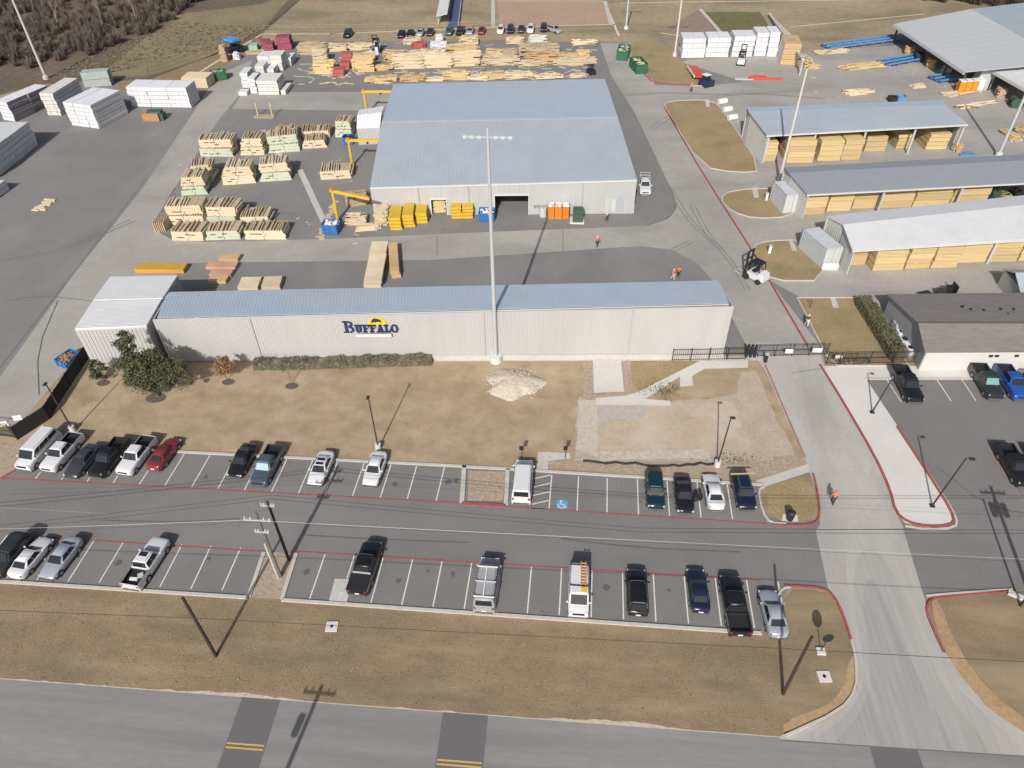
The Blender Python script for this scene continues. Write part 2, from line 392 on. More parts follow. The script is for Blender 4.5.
# parking lots: west of the drive, east of the drive
lot = [(-110, 33.2), (-26.7, 33.2), (17.4, 33.0), (20.8, 37.7), (25.2, 37.4), (25.2, 45.2), (20, 45.2), (20, 49.6), (-60, 49.8), (-60, 46.0), (-110, 46)]
sheet('parking_lot', lot, 3, asphalt_lot)
sheet('east_lot', wp([(903, 529), (957, 527), (944, 497), (898, 427), (866, 378), (1130, 378), (1130, 588), (1022, 590), (924, 597), (923, 594)]), 3, asphalt_lot)
sheet('front_walk', wp([(821, 366), (868, 366), (925, 366), (1130, 366), (1130, 379), (866, 379), (898, 427), (944, 497), (955, 520), (950, 526), (928, 528), (905, 523), (894, 510), (890, 490), (875, 457), (843, 402)]), 5, conc_white)
# lawn in front of the long building
sheet('front_lawn', wp([(16, 428), (82, 356), (107, 366), (172, 362), (585, 360), (765, 358), (812, 462), (756, 488), (726, 481), (550, 471), (180, 449), (60, 432), (0, 466), (-40, 470)]), 2, lawn)
sheet('gravel_strip', wp([(-60, 475), (0, 446), (25, 438), (62, 432), (20, 468), (2, 478)]), 5, gravel_m)
# ruined pad
sheet('cleared_pad', wp([(578, 398), (596, 395), (600, 408), (735, 396), (742, 372), (758, 372), (768, 400), (800, 462), (770, 470), (715, 466), (575, 462)]), 3, rubble_m, jag=.25)
sheet('pad_soil', wp([(598, 405), (735, 402), (752, 452), (600, 456)]), 4, pale_dirt, jag=.2)
sheet('pad_slab', wp([(600, 408), (646, 406), (644, 418), (600, 421)]), 7, mat('broken_slab', (.40, .36, .33), .9, .12, 2))
sheet('pad_edge', wp([(602, 452), (708, 449), (711, 458), (600, 461)]), 7, mat('broken_edge', (.45, .40, .33), .9, .2, 2), jag=.12)
sheet('pad_strip', wp([(579, 400), (597, 400), (598, 458), (576, 450)]), 6, white_gravel, jag=.2)
sheet('rubble_strip', wp([(737, 395), (748, 395), (752, 415), (765, 430), (775, 462), (757, 462), (748, 420)]), 7, rubble_m, jag=.25)
sheet('kerb_gravel', wp([(548, 461), (722, 462), (790, 455), (806, 460), (770, 475), (730, 479), (548, 468)]), 5, gravel_m, jag=.1)
sheet('walk_edge', wp([(583, 361), (594, 361), (594, 396), (623, 393), (622, 361), (631, 361), (632, 400), (583, 400)]), 8, gravel_m)
sheet('walkway', wp([(593, 360.5), (621, 360.5), (624, 392), (594, 393)]), 10, conc_walk2)
sheet('walkway', wp([(700, 361), (748, 360.5), (748, 368), (705, 369), (692, 376), (693, 386), (680, 387), (680, 377), (645, 399), (670, 401), (671, 406), (596, 405), (596, 398), (624, 396), (636, 393)]), 9, conc_walk2)
sheet('lawn_patch', wp([(631, 361), (700, 361), (640, 393), (632, 385)]), 7, islandg, jag=.1)
sheet('footing_strip', wp([(432, 358.5), (770, 355), (770, 360.5), (432, 361.5)]), 6, conc_walk)
sheet('sign_pad', wp([(538, 452), (570, 453), (570, 459), (548, 461), (548, 470), (537, 469)]), 6, conc_walk)
sheet('lot_walk', wp([(755, 481), (808, 464), (810, 472), (764, 487)]), 6, conc_walk)
# islands
sheet('corner_island', wp(smoothpoly([(766, 486), (812, 474), (819, 522), (770, 522)], 1)), 6, islandg)
sheet('island_pad', wp([(783, 514), (797, 515), (798, 522), (782, 521)]), 7, conc_white)
sheet('gravel_island', wp([(468, 471), (506, 472), (503, 501), (468, 501)]), 6, gravel_m)
sheet('gravel_island', [(-26.5, 33.2), (-23.9, 33.2), (-24.1, 38.0), (-26.8, 38.0)], 6, gravel_m)
sheet('entry_island', wp(smoothpoly([(782, 590), (826, 590), (845, 622), (856, 665), (852, 690), (842, 708), (782, 732), (782, 640)], 1)), 6, grass)
sheet('bare_bank', wp(smoothpoly([(850, 657), (857, 657), (858, 690), (840, 714), (785, 736), (782, 721), (825, 708), (844, 690)], 1)), 7, tan_soil, jag=.05)
sheet('east_verge', wp([(930, 598), (1020, 592), (1100, 590), (1100, 775), (1024, 732), (985, 702), (948, 655), (930, 615)]), 6, grass)
sheet('bare_bank', wp(smoothpoly([(929, 600), (938, 599), (958, 650), (990, 692), (1030, 722), (1030, 737), (985, 706), (945, 655)], 1)), 7, tan_soil, jag=.05)
isl = {'a': [(663, 107), (668, 101), (712, 100), (724, 112), (763, 171), (737, 173), (702, 167)],
       'b': [(719, 199), (732, 190), (785, 188), (800, 204), (790, 217), (755, 219), (732, 212)],
       'c': [(752, 247), (766, 241), (803, 240), (829, 281), (769, 281), (757, 262)],
       'd': [(797, 298), (864, 298), (908, 366), (838, 366), (826, 355)]}
for k, p in isl.items():
    q = smoothpoly(p, 1) if k != 'd' else p
    sheet('grass_island', wp(q), 8, islandg); kerb(p, closed=True, it=1 if k != 'd' else 0)
for q in ([(705, 99), (709, 99), (710, 107), (706, 107)], [(752, 187), (757, 187), (759, 198), (754, 198)], [(789, 241), (793, 241), (797, 251), (792, 251)], [(830, 297), (835, 297), (839, 308), (833, 308)]):
    sheet('island_pad', wp(q), 9, conc_walk)
# worn lane on the apron and drips in the bays
for lv, pts, a_, b_ in ((5, [(852, 525), (884, 525), (905, 560), (926, 625), (950, 680), (985, 715), (1020, 745), (1020, 755.5), (1020, 755.5), (795, 740.5), (795, 740.5), (846, 712), (861, 680), (852, 630), (845, 570)], (.345, .328, .302), (.40, .38, .348)), (6, [(858, 550), (880, 550), (902, 590), (922, 640), (944, 690), (985, 742), (990, 753), (990, 753), (812, 741.5), (812, 741.5), (850, 714), (866, 680), (858, 630), (852, 590)], (.30, .288, .268), (.375, .358, .33)), (7, [(862, 580), (876, 580), (896, 630), (915, 670), (936, 710), (955, 750.5), (955, 750.5), (835, 742.5), (835, 742.5), (860, 714), (873, 680), (866, 640)], (.26, .25, .237), (.35, .335, .312))):
    sheet('drive_wear', wp(smoothpoly(pts, 1)), lv, mat('drive_wear_%d' % lv, a_, .9, 0, 2.2, stretch=(1.0, .05, 1), col2=b_, big=.08, bigscale=.2))
zt = .030
tm = mat('tyre_mark', (.195, .187, .178), .9, .25, 2)
for pts in ([(585, 272), (610, 262), (640, 268), (665, 285)], [(600, 285), (622, 268), (655, 258), (690, 240)], [(690, 205), (705, 235), (730, 262), (745, 290)], [(640, 150), (668, 190), (690, 225), (720, 250)], [(620, 95), (660, 92), (730, 95), (800, 90)], [(650, 128), (690, 100), (740, 92), (820, 98)], [(0, 260), (60, 250), (130, 220)]):
    for dx in (0, 5):
        mb = MB(); q = wp(smoothpoly([(x + dx, y + dx * .2) for x, y in pts], 2, False)); zt += .0012; ribbon(mb, q, .16, zt - .001, zt); o = mb.build('tyre_mark', tm); o['kind'] = 'structure'
ck = mat('crack_and_wire_shadow', (.125, .12, .115), .8, .2, 3)  # sealed yard cracks, and wire shadows painted as dark lines on the lots
for pts in ([(5, 300), (45, 296), (90, 301)], [(40, 395), (38, 350), (60, 300)], [(300, 535), (380, 541), (470, 543)], [(100, 520), (180, 523), (240, 519)], [(560, 540), (640, 548), (740, 552)], [(940, 470), (985, 505), (1024, 515)], [(190, 225), (230, 213), (300, 214)]):
    mb = MB(); q = wp(smoothpoly([(x + random.uniform(-2, 2), y + random.uniform(-1, 1)) for x, y in pts], 1, False)); zt += .0012; ribbon(mb, q, .10, zt - .001, zt); o = mb.build('crack_shadow_line', ck); o['kind'] = 'structure'
sheet('grass_corner', wp(smoothpoly([(627, 41), (634, 60), (646, 76), (660, 83), (698, 86), (700, 80), (682, 62), (668, 42)], 1)), 4, islandg)
st_m = mat('oil_stain', (.105, .10, .095), .7, .2, 4)
for (px, py, s_) in [(209, 559, .22), (307, 572, .35), (398, 581, .3), (428, 571, .2), (453, 574, .32), (607, 588, .4), (669, 590, .2), (395, 484, .35), (449, 482, .4), (456, 481, .35), (640, 502, .2), (206, 477, .3), (118, 563, .42), (542, 611, .15)]:
    c = G(px, py); sheet('oil_stain', [(c.x + s_ * random.uniform(.5, 1.1) * math.cos(k * PI / 6), c.y + s_ * random.uniform(.6, 1.3) * math.sin(k * PI / 6)) for k in range(12)], 5, st_m)
# kerbs
kerb([(-110, 33.12), (-26.7, 33.12)], world=True, w=.3); kerb([(-23.7, 33.12), (17.5, 32.92)], world=True, w=.3)
kerb([(-26.7, 33.2), (-26.95, 37.9)], world=True, w=.35); kerb([(-23.7, 33.2), (-23.9, 38.0)], world=True, w=.35)
kerb([(-44, 49.75), (-9.7, 49.75)], world=True, w=.3); kerb([(-5.2, 49.7), (20.6, 49.35)], world=True, w=.3)
kerb([(-9.75, 49.8), (-9.35, 45.0)], world=True, w=.45); kerb([(-5.2, 49.7), (-5.0, 45.0)], world=True, w=.4)
kerb([(-9.35, 44.9), (-5.0, 44.9)], red_m, world=True, w=.35)
kerb([(-9.9, 49.7), (-5.2, 49.7)], world=True, w=.3)
kerb([(2, 478), (20, 468), (25, 452)], red_m)
kerb([(764, 487), (758, 490), (762, 512), (770, 523), (786, 524)]); kerb([(772, 525), (800, 526), (815, 524), (820, 516), (818, 495), (813, 474)], red_m)
kerb([(780, 640), (776, 600), (782, 589), (790, 587)]); kerb([(784, 586), (822, 588), (834, 596), (843, 615), (851, 640)], red_m)
kerb([(851, 640), (856, 662), (856, 690), (840, 711), (785, 736)])
kerb([(944, 653), (934, 632), (926, 612), (928, 602), (936, 598), (980, 594), (1010, 591)], red_m); kerb([(1012, 590), (990, 591), (926, 596)])
kerb([(820, 365), (843, 402), (875, 457), (890, 490), (895, 512), (908, 523), (928, 527), (950, 526), (955, 520), (943, 497), (897, 427)], red_m, w=.24)
kerb([(897, 427), (944, 497), (957, 519), (955, 528), (928, 530), (905, 526)], w=.2, h=.10)
kerb([(664, 107), (697, 164), (719.5, 200), (749.5, 247), (767, 277), (808, 347)], red_m, it=0, w=.2)
kerb([(765, 365), (805, 458)], mat('faded_red', (.33, .17, .14), .85, .2, 2), it=0, w=.15)
kerb([(641, 72), (655, 84), (690, 86)], red_m, w=.3); kerb([(690, 86), (702, 86)]); kerb([(866, 379), (1130, 379)], it=0, w=.25)
kerb([(672, 192), (677, 207), (668, 219), (645, 226)], mat('dark_joint', (.13, .1, .09), .9), w=.12, h=.03)
kerb([(172, 239), (157, 231), (157, 219), (175, 188)], mat('dark_joint', (.13, .1, .09), .9), w=.15, h=.03)
# stall lines
LX = [x for x in (-57.8, -55.0, -52.1, -49.3, -46.4, -43.5, -40.65, -37.8, -34.9, -32.05, -29.2)]
lines = [((x - .45, 33.4), (x, 38.0)) for x in LX] + [((x, 33.4), (x + .02, 38.0)) for x in (-21.3, -18.1, -15.35, -12.65, -9.9, -7.15, -4.5, -1.7, 1.02, 3.75, 6.45, 9.2, 11.95, 14.65)]
lines = []
for a, b in (((68, 581.5), (95, 539.25)), ((99, 583), (124, 541.3)), ((160, 587), (182, 544.5)), ((191, 589), (211, 546)), ((222, 590.5), (240.5, 548))):
    lines.append((G(*a)[:2], G(*b)[:2]))
d0 = Vector(lines[1][0]) - Vector(lines[0][0])
for k in (1, 2, 3): lines.append((Vector(lines[0][0]) - d0 * k, Vector(lines[0][1]) - d0 * k))
x = G(311, 602).x
for k in range(-1, 15):
    bx = G(372.3, 602).x + (k - 1) * 2.736
    lines.append(((bx - .1, 33.4), (bx - .02, 38.1)))
line(lines)
lines = []
for x in (138, 163.5, 190.5, 217, 243.5, 271, 298, 324, 352, 380, 407, 436):
    p = G(x, 488 + (x - 163) * .05); lines.append(((p.x, 45.1), (p.x + .15, 49.5)))
for k in range(1, 5): lines.append(((lines[0][0][0] - 2.78 * k, 45.1), (lines[0][1][0] - 2.78 * k - .1, 49.4)))
for x in (549, 577, 607, 638.5, 669.5, 701, 732.5):
    p = G(x, 509 + (x - 549) * .055); lines.append(((p.x, 44.8), (p.x + .1, 49.2)))
line(lines)
p0, p1 = G(549, 509), G(531, 508)
line([((p0.x, p0.y), (p1.x, p1.y))] + [((p1.x + .1, 45.3 + k * 1.1), (p0.x, 45.9 + k * 1.1)) for k in range(4)], .12)
line([((-50, 38.15), (-26.9, 38.0)), ((-24, 38.25), (18.5, 38.15)), ((-58, 44.95), (-9.4, 45.0)), ((-5, 44.85), (20.2, 44.5))], .14, red_m, 6, 'red_fire_line')
line([((-100, 41.2), (-60, 41.2)), ((-58, 41.25), (-44, 41.25))], .06, mat('faint_paint', (.3, .29, .28), .9), 6, 'lane_line')
# accessible bay emblem
e = G(562, 505); mb = MB(); z = .024
mb.face([(e.x - .55, e.y - .45, z), (e.x + .55, e.y - .45, z), (e.x + .55, e.y + .6, z), (e.x - .55, e.y + .6, z)])
mb.build('accessible_marking_field', paint_b)['kind'] = 'structure'
mb = MB(); z = .028
ring = [(e.x - .05 + .32 * math.cos(t), e.y - .1 + .32 * math.sin(t)) for t in [PI * .75 + i * PI * 1.25 / 12 for i in range(13)]]
for a, b in zip(ring, ring[1:]):
    va, vb = Vector(a), Vector(b); d = (vb - va).normalized(); n = Vector((-d.y, d.x)) * .05
    mb.face([(va.x - n.x, va.y - n.y, z), (vb.x - n.x, vb.y - n.y, z), (vb.x + n.x, vb.y + n.y, z), (va.x + n.x, va.y + n.y, z)])
for c, d, r in (((-.1, .18), (.12, .45), .1), ((.1, .02), (.38, .1), 0), ((.33, -.2), (.1, .35), .4), ((-.12, .5), (.18, .18), .78)):
    R = Matrix.Rotation(r, 2); q = [Vector((sx * d[0] / 2, sy * d[1] / 2)) for sx, sy in ((-1, -1), (1, -1), (1, 1), (-1, 1))]
    q = [R @ v + Vector((e.x + c[0], e.y + c[1])) for v in q]; mb.face([(v.x, v.y, z) for v in q])
mb.build('accessible_marking', paint_w)['kind'] = 'structure'
# east lot stall lines
line([(G(a, b)[:2], G(c, d)[:2]) for a, b, c, d in ((887, 380, 901, 402), (937, 380, 951, 401), (962, 380, 976, 401), (987, 380, 1002, 401))], .1)
line([(G(987, 447)[:2], G(1024, 503)[:2])], .12, mat('faded_red', (.33, .17, .14), .85, .2, 2), 6, 'red_fire_line')
line([(G(1012, 482)[:2], G(1024, 482)[:2])], .1)
# drive joints
mj = mat('joint', (.15, .145, .14), .9)
line([(G(a, b)[:2], G(c, d)[:2]) for a, b, c, d in ((818, 530, 925, 529), (792, 373, 826, 368), (780, 740.5, 1030, 757), (0, 368, 145, 180), (634, 112, 672, 192), (437, 256, 437, 236), (563, 251, 563, 230))], .09, mj, 7, 'joint_line')
line([(G(300, 170)[:2], G(324, 222)[:2])], 1.0, conc_walk, 4, 'drain_strip')
line([(G(262, 130)[:2], G(290, 170)[:2])], 1.0, conc_walk, 4, 'drain_strip')

# far ground
sheet('hillside', wp([(-400, 100), (0, 95), (40, 84), (150, 80), (215, 72), (262, 34), (300, 0), (330, -25), (-500, -25)]), 1, scrub)
sheet('hill_meadow', wp([(105, 70), (140, 42), (180, 14), (262, 4), (295, -8), (262, 30), (215, 55), (150, 76), (108, 79)]), 2, mat('hill_grass', (.155, .125, .07), .95, 0, .9, col2=(.26, .20, .12), big=.15, bigscale=.06))
blotch(MATS['hill_grass'], (.15, .145, .06), .05, .52, .66, .5)
sheet('bank_soil', wp([(118, 83), (152, 79), (240, 44), (262, 35), (262, 44), (225, 66), (180, 82), (120, 92)]), 2, mat('bank_tan', (.23, .165, .09), .95, .15, 1))
sheet('graded_lot', wp([(500, 26), (497, 1), (604, 1), (613, 25)]), 2, tan_pad)
sheet('far_pond_basin', wp([(660, 33), (698, 10), (718, 34), (684, 34)]), 2, mat('basin', (.235, .175, .13), .95, .12, .6))
sheet('green_patch', wp([(700, 12), (760, 12), (770, 28), (718, 33)]), 2, mat('winter_green', (.13, .12, .045), .95, .2, .5))
line([(G(a, b)[:2], G(c, d)[:2]) for a, b, c, d in ((497, 1, 604, 1), (604, 1, 619, 36), (500, 27, 616, 24.5), (330, 34, 500, 27), (262, 34, 345, 34), (262, 34, 200, 72), (620, 3, 1000, -2), (660, 33, 684, 36))], .6, mat('pale_path', (.56, .48, .37), .9, .1, 1), 4, 'path')
line([(G(a, b)[:2], G(c, d)[:2]) for a, b, c, d in ((790, 27, 925, 14),)], .5, mat('pale_path', (.5, .43, .33)), 4, 'path')
line([(G(a, b)[:2], G(c, d)[:2]) for a, b, c, d in ((605, 1, 611, 24), (700, 9, 724, 36), (768, 14, 800, 45), (493, 0, 493, 28))], 1.0, conc_walk, 5, 'path')
#PART2
# ------------------------------------------------------------------ buildings
def ribwall(mb, A, B, zA, zB, z0=0.0, step=.45, th=.15, rib=.05):
    """a sheet-metal wall from A to B with upright ribs; the outside is on the right-hand side of A to B"""
    A, B = Vector(A[:2]), Vector(B[:2]); d = (B - A).normalized(); n = Vector((d.y, -d.x)); Ln = (B - A).length
    a2, b2 = A - n * th, B - n * th
    mb.hexa([(A.x, A.y, z0), (B.x, B.y, z0), (b2.x, b2.y, z0), (a2.x, a2.y, z0)], [(A.x, A.y, zA), (B.x, B.y, zB), (b2.x, b2.y, zB), (a2.x, a2.y, zA)])
    k = int(Ln / step)
    for i in range(1, k):
        t = i / k; p = A + d * (Ln * t); z = zA + (zB - zA) * t - .03
        q = [p - d * .05, p + d * .05, p + d * .03 + n * rib, p - d * .03 + n * rib]
        mb.hexa([(v.x, v.y, z0 + .02) for v in q], [(v.x, v.y, z) for v in q])
def roofpanel(mb, p0, p1, p2, p3, th=.12, step=.6, rib=.03, lift=0):
    """sloping sheet p0-p1 (eave) to p3-p2 (ridge) with raised seams running up the slope"""
    P = [Vector(p) for p in (p0, p1, p2, p3)]
    k = max(2, int((P[1] - P[0]).length / step)); n = max(k, 12); secs = []
    def at(t):
        a = P[0].lerp(P[1], t); b = P[3].lerp(P[2], t); nrm = (P[1] - P[0]).lerp(P[2] - P[3], .5).cross(b - a).normalized()
        if nrm.z < 0: nrm = -nrm
        return a + nrm * lift, b + nrm * lift, nrm
    for i in range(n + 1):
        a, b, nrm = at(i / n); secs.append([a, b, b - nrm * th, a - nrm * th])
    mb.loft(secs)
    d = (P[1] - P[0]).normalized() * .045
    for i in range(1, k):
        a, b, nrm = at(i / k); hh = nrm * rib
        mb.hexa([a - d, a + d, b + d, b - d], [a - d * .6 + hh, a + d * .6 + hh, b + d * .6 + hh, b - d * .6 + hh])
def Z(p, z): return Vector((p[0], p[1], z))
def strip(mb, a, b, w, h):
    """a trim bar from a to b, w wide and h high"""
    a, b = Vector(a), Vector(b); d = (b - a); d2 = Vector((d.x, d.y, 0)).normalized(); n = Vector((-d2.y, d2.x, 0)) * (w / 2); u = Vector((0, 0, h))
    mb.hexa([a - n, b - n, b + n, a + n], [a - n + u, b - n + u, b + n + u, a + n + u])

# long front building
t = thing('long_warehouse', 'long beige metal warehouse with the bison sign, behind the front lawn', 'warehouse', Z(G(172, 361), 0))
off = t.location
def sub(v): return Vector(v) - off
FL, FR = G(170, 361), G(722, 358); zL, zR = 6.4, 7.75
EL_, ER_ = G(157, 318, zL), G(729, 303, zR)
BL, BR = G(167, 292, zL - .9), G(718.5, 280.5, zR - .9)
def W(p): return Vector((p[0] - off.x, p[1] - off.y, p[2] if len(p) > 2 else 0))
mb = MB(); ribwall(mb, W(FL), W(FR), zL - .15, zR - .15, step=.31, rib=.03)
dd = (W(FR) - W(FL)).normalized()
mb.build('front_wall', wall_m, t)
mb = MB(); ribwall(mb, W(FR) + dd * .003, W(BR), zR - .2, zR - 1.1); mb.build('end_wall', wall_m, t)
mb = MB(); ribwall(mb, W(BL), W(FL) - dd * .003, zL - 1.1, zL - .2); mb.build('end_wall', wall_m, t)
mb = MB(); ribwall(mb, W(BR), W(BL), zR - 1.1, zL - 1.1, step=2); mb.build('back_wall', wall_m, t)
mb = MB(); roofpanel(mb, W(EL_), W(ER_), W(BR), W(BL), th=.04, step=.4, rib=.018); mb.build('roof', roof_b, t)
mb = MB(); strip(mb, W(EL_) + Vector((0, -.05, -.22)), W(ER_) + Vector((0, -.05, -.22)), .1, .1); mb.build('eave_trim', trim_m, t)
mb = MB(); strip(mb, Z(W(FL) + Vector((14, .92, 0)), 0.0), Z(W(FR) + Vector((.1, -.13, 0)), 0), .12, .75); mb.build('concrete_footing', conc_walk, t)
for u in (.17, .575, .83):
    p = W(FL).lerp(W(FR), u); z = zL + (zR - zL) * u - .3
    mb = MB(); mb.box((p.x, p.y - .07, z / 2), (.14, .12, z)); mb.build('downspout', mat('grey_trim', (.35, .35, .35), .6), t)
# letters
def letters():
    ang = math.atan2(dd.y, dd.x); o3 = Vector((0, 0, 0))
    base = G(346, 331, 3.0)   # near the wall; moved on to the wall plane below
    def on_wall(px, py):
        # sight line met with the wall plane
        v = M3 @ Vector((px - CX, py - CY, F)); n = Vector((dd.y, -dd.x, 0)); q = FL.copy(); o_ = Vector((0, 0, H))
        return o_ + v * ((q - o_).dot(n) / v.dot(n))
    a, b, c = on_wall(345, 332), on_wall(400, 331), on_wall(345, 320.8)
    s = thing('bison_sign', 'navy and yellow BUFFALO letters with a bison on a rising sun, on the long wall', 'sign', a)
    s.rotation_euler = (0, 0, ang)
    Wd = (b - a).length; hB = c.z - a.z
    y0, y1 = -.20, -.06
    def bx(mb, x0, x1, z0, z1, sk=0.0):
        mb.hexa([(x0, y0, z0), (x1, y0, z0), (x1, y1, z0), (x0, y1, z0)], [(x0 + sk, y0, z1), (x1 + sk, y0, z1), (x1 + sk, y1, z1), (x0 + sk, y1, z1)])
    def arc(mb, cx, cz, rx, rz, th, a0, a1, n=12, flat=False):
        for i in range(n):
            q = []
            for k in (i, i + 1):
                t_ = math.radians(a0 + (a1 - a0) * k / n)
                q.append(((cx + rx * math.cos(t_), cz + rz * math.sin(t_)), (cx + (rx - th) * math.cos(t_), cz + (rz - th * .55) * math.sin(t_))))
            (o1, i1), (o2, i2) = q
            mb.hexa([(i1[0], y0, i1[1]), (o1[0], y0, o1[1]), (o1[0], y1, o1[1]), (i1[0], y1, i1[1])], [(i2[0], y0, i2[1]), (o2[0], y0, o2[1]), (o2[0], y1, o2[1]), (i2[0], y1, i2[1])])
    h1 = hB; h2 = hB * .68; st = .27; sf = .17
    def letter(ch, x, w, h):
        mb = MB()
        if ch == 'B':
            bx(mb, x + .12, x + .12 + st * 1.25, 0, h); bx(mb, x - .08, x + .5, 0, sf * .8); bx(mb, x - .08, x + .5, h - sf * .8, h)
            arc(mb, x + w * .5, h * .27, w * .46, h * .27, st, -90, 90); arc(mb, x + w * .46, h * .76, w * .42, h * .24, st, -90, 90)
        if ch == 'U':
            bx(mb, x + .1, x + .1 + st, h * .35, h); bx(mb, x + w - .1 - st, x + w - .1, h * .35, h); arc(mb, x + w / 2, h * .36, w / 2 - .1, h * .36, st, 180, 360)
            bx(mb, x - .02, x + .48, h - sf, h + .002); bx(mb, x + w - .46, x + w + .03, h - sf, h + .002)
        if ch == 'F':
            bx(mb, x + .1, x + .1 + st, 0, h); bx(mb, x - .02, x + .5, 0, sf); bx(mb, x - .02, x + w, h - sf, h + .002); bx(mb, x + .1, x + w * .75, h * .45, h * .45 + sf); bx(mb, x + w - .12, x + w, h * .66, h)
        if ch == 'A':
            bx(mb, x + .05, x + .05 + st, 0, h, w / 2 - .15); bx(mb, x + w - .05 - st, x + w - .05, 0, h, -(w / 2 - .2)); bx(mb, x + w * .25, x + w * .75, h * .28, h * .28 + sf * .9)
            bx(mb, x - .08, x + .42, 0, sf * .8); bx(mb, x + w - .42, x + w + .08, 0, sf * .8)
        if ch == 'L':
            bx(mb, x + .1, x + .1 + st, 0, h); bx(mb, x - .02, x + w, 0, sf); bx(mb, x - .02, x + .48, h - sf, h + .002); bx(mb, x + w - .12, x + w, 0, h * .36)
        if ch == 'O':
            arc(mb, x + w / 2, h / 2, w / 2, h / 2 + .03, st, 0, 360, 20)
        mb.build('letter', navy, s)
    u = Wd / 7.1
    letter('B', 0, u * 1.35, h1); x = u * 1.4
    for ch, ww in zip('UFFALO', (1.0, .88, .88, 1.0, .8, 1.05)):
        letter(ch, x, u * ww * .95, h2); x += u * ww
    # rising sun, bison, bar
    cx, cz, R_ = Wd * .615, h2 + .06, Wd * .165
    mb = MB(); n = 18; ys = -.13
    pts = [(cx + R_ * math.cos(PI * i / n), cz + R_ * .95 * math.sin(PI * i / n)) for i in range(n + 1)]
    for (xa, za), (xb, zb) in zip(pts, pts[1:]):
        mb.hexa([(cx, ys, cz), (xa, ys, za), (xa, y1, za), (cx, y1, cz)], [(cx + .001, ys, cz), (xb, ys, zb), (xb, y1, zb), (cx + .001, y1, cz)])
    mb.build('sun_emblem', sun_y, s)
    bis = [(-.62, .12), (-.55, .34), (-.36, .52), (-.1, .60), (.16, .55), (.42, .5), (.62, .42), (.70, .2), (.62, .06), (.5, .2), (.3, .2), (.16, .16), (.02, .2), (-.1, .08), (-.26, .2), (-.42, .10), (-.54, .06)]
    mb = MB(); mb.face([(cx - .12 + px * R_ * .85, -.19, cz + .16 + pz * R_ * 1.15) for px, pz in bis]); mb.face([(cx - .12 + px * R_ * .85, -.134, cz + .16 + pz * R_ * 1.15) for px, pz in bis])
    k = len(bis)
    for i in range(k): mb.face([mb.v[i], mb.v[(i + 1) % k], mb.v[k + (i + 1) % k], mb.v[k + i]])
    mb.build('bison_emblem', navy, s)
    mb = MB(); bx(mb, Wd * .2, Wd * .84, -.60, -.24); mb.build('white_bar', mat('sign_white', (.62, .62, .62), .5), s)
    mb = MB(); y0, y1 = -.1, -.062; bx(mb, Wd * .2 + .1, Wd * .84 + .1, -.69, -.2); mb.build('bar_backing', navy, s)
letters()

# corrugated shed at the west end
t = thing('corrugated_shed', 'square shed with a white ribbed roof at the west end of the long warehouse', 'shed', Z(G(107, 365), 0)); off = t.location
zs = 5.6
A, B, D, E2 = G(75, 330, zs), G(146.5, 327, zs), G(178, 276, zs), G(111, 277, zs)
mid0, mid1 = (A + E2) / 2, (B + D) / 2; mid0.z = mid1.z = zs + .15
a, b, d, e = [W((p.x, p.y, 0)) for p in (A, B, D, E2)]
mb = MB(); ribwall(mb, a, b, zs - .1, zs - .1); mb.build('front_wall', wall_m, t)
mb = MB(); ribwall(mb, b + Vector((.003, 0, 0)), d, zs - .12, zs - .12); mb.build('side_wall', wall_m, t)
mb = MB(); ribwall(mb, e, a - Vector((.003, 0, 0)), zs - .12, zs - .12); mb.build('side_wall', wall_m, t)
mb = MB(); roofpanel(mb, W(A), W(B), W(mid1), W(mid0), step=99); roofpanel(mb, W(E2), W(D), W(mid1), W(mid0), step=99, lift=.004)
# wide ribs that run from side to side
for i in range(1, 22):
    u = i / 22
    for (p, q, r, s_) in ((A, B, mid0, mid1), (mid0, mid1, E2, D)):
        x0 = p.lerp(r, u); x1 = q.lerp(s_, u); v = Vector((0, .13, 0)); h_ = Vector((0, 0, .16))
        if i % 2 == 0 or True:
            P = [W(x0 - v), W(x1 - v), W(x1 + v), W(x0 + v)]; mb.hexa(P, [P[0] + h_, P[1] + h_, P[2] + h_ * .9, P[3] + h_ * .9])
mb.build('roof', roof_w, t)

# main production building
t = thing('main_building', 'wide metal production building with two truck openings in its front', 'building', Z(G(475, 230), 0)); off = t.location
zl, zr = hgt((373, 215.5), 187), hgt((634.5, 213.5), 179.3)
PL, PR = G(370, 187, zl), G(637, 179.3, zr); RL, RR = G(381.5, 122.5, 7.4), G(618, 117.8, 7.6); KL, KR = G(393.5, 84, 5.0), G(604.8, 78.8, 5.2)
fl, fr = Z(W(PL), 0), Z(W(PR), 0)
def along(px):   # fraction of the front wall met by a sight line
    q = G(px, 207, 1.5); d = (PR - PL); d.z = 0; return max(0, min(1, ((q - PL).dot(d)) / d.length_squared))
ops = [(along(431), along(447), 2.7), (along(494.5), along(529), 3.3)]
mb = MB(); cur = 0.0; lift_ = .12
Hz = lambda u: zl + (zr - zl) * u - .12
for u0, u1, hh in ops + [(1.0, None, 0)]:
    p, q = fl.lerp(fr, cur), fl.lerp(fr, u0); ribwall(mb, p, q, Hz(cur), Hz(u0), step=.4, rib=.03)
    if u1:
        p, q = fl.lerp(fr, u0), fl.lerp(fr, u1); ribwall(mb, p, q, Hz(u0), Hz(u1), z0=hh, step=.75); cur = u1
mb.build('front_wall', wall_m, t)
mb = MB(); br, bl = Z(W(KR), 0), Z(W(KL), 0); rr, rl = Z(W(RR), 0), Z(W(RL), 0)
ribwall(mb, fr + Vector((.003, 0, 0)), rr, zr - .14, 7.4); ribwall(mb, rr, br, 7.4, 5.0); mb.build('side_wall', wall_m, t)
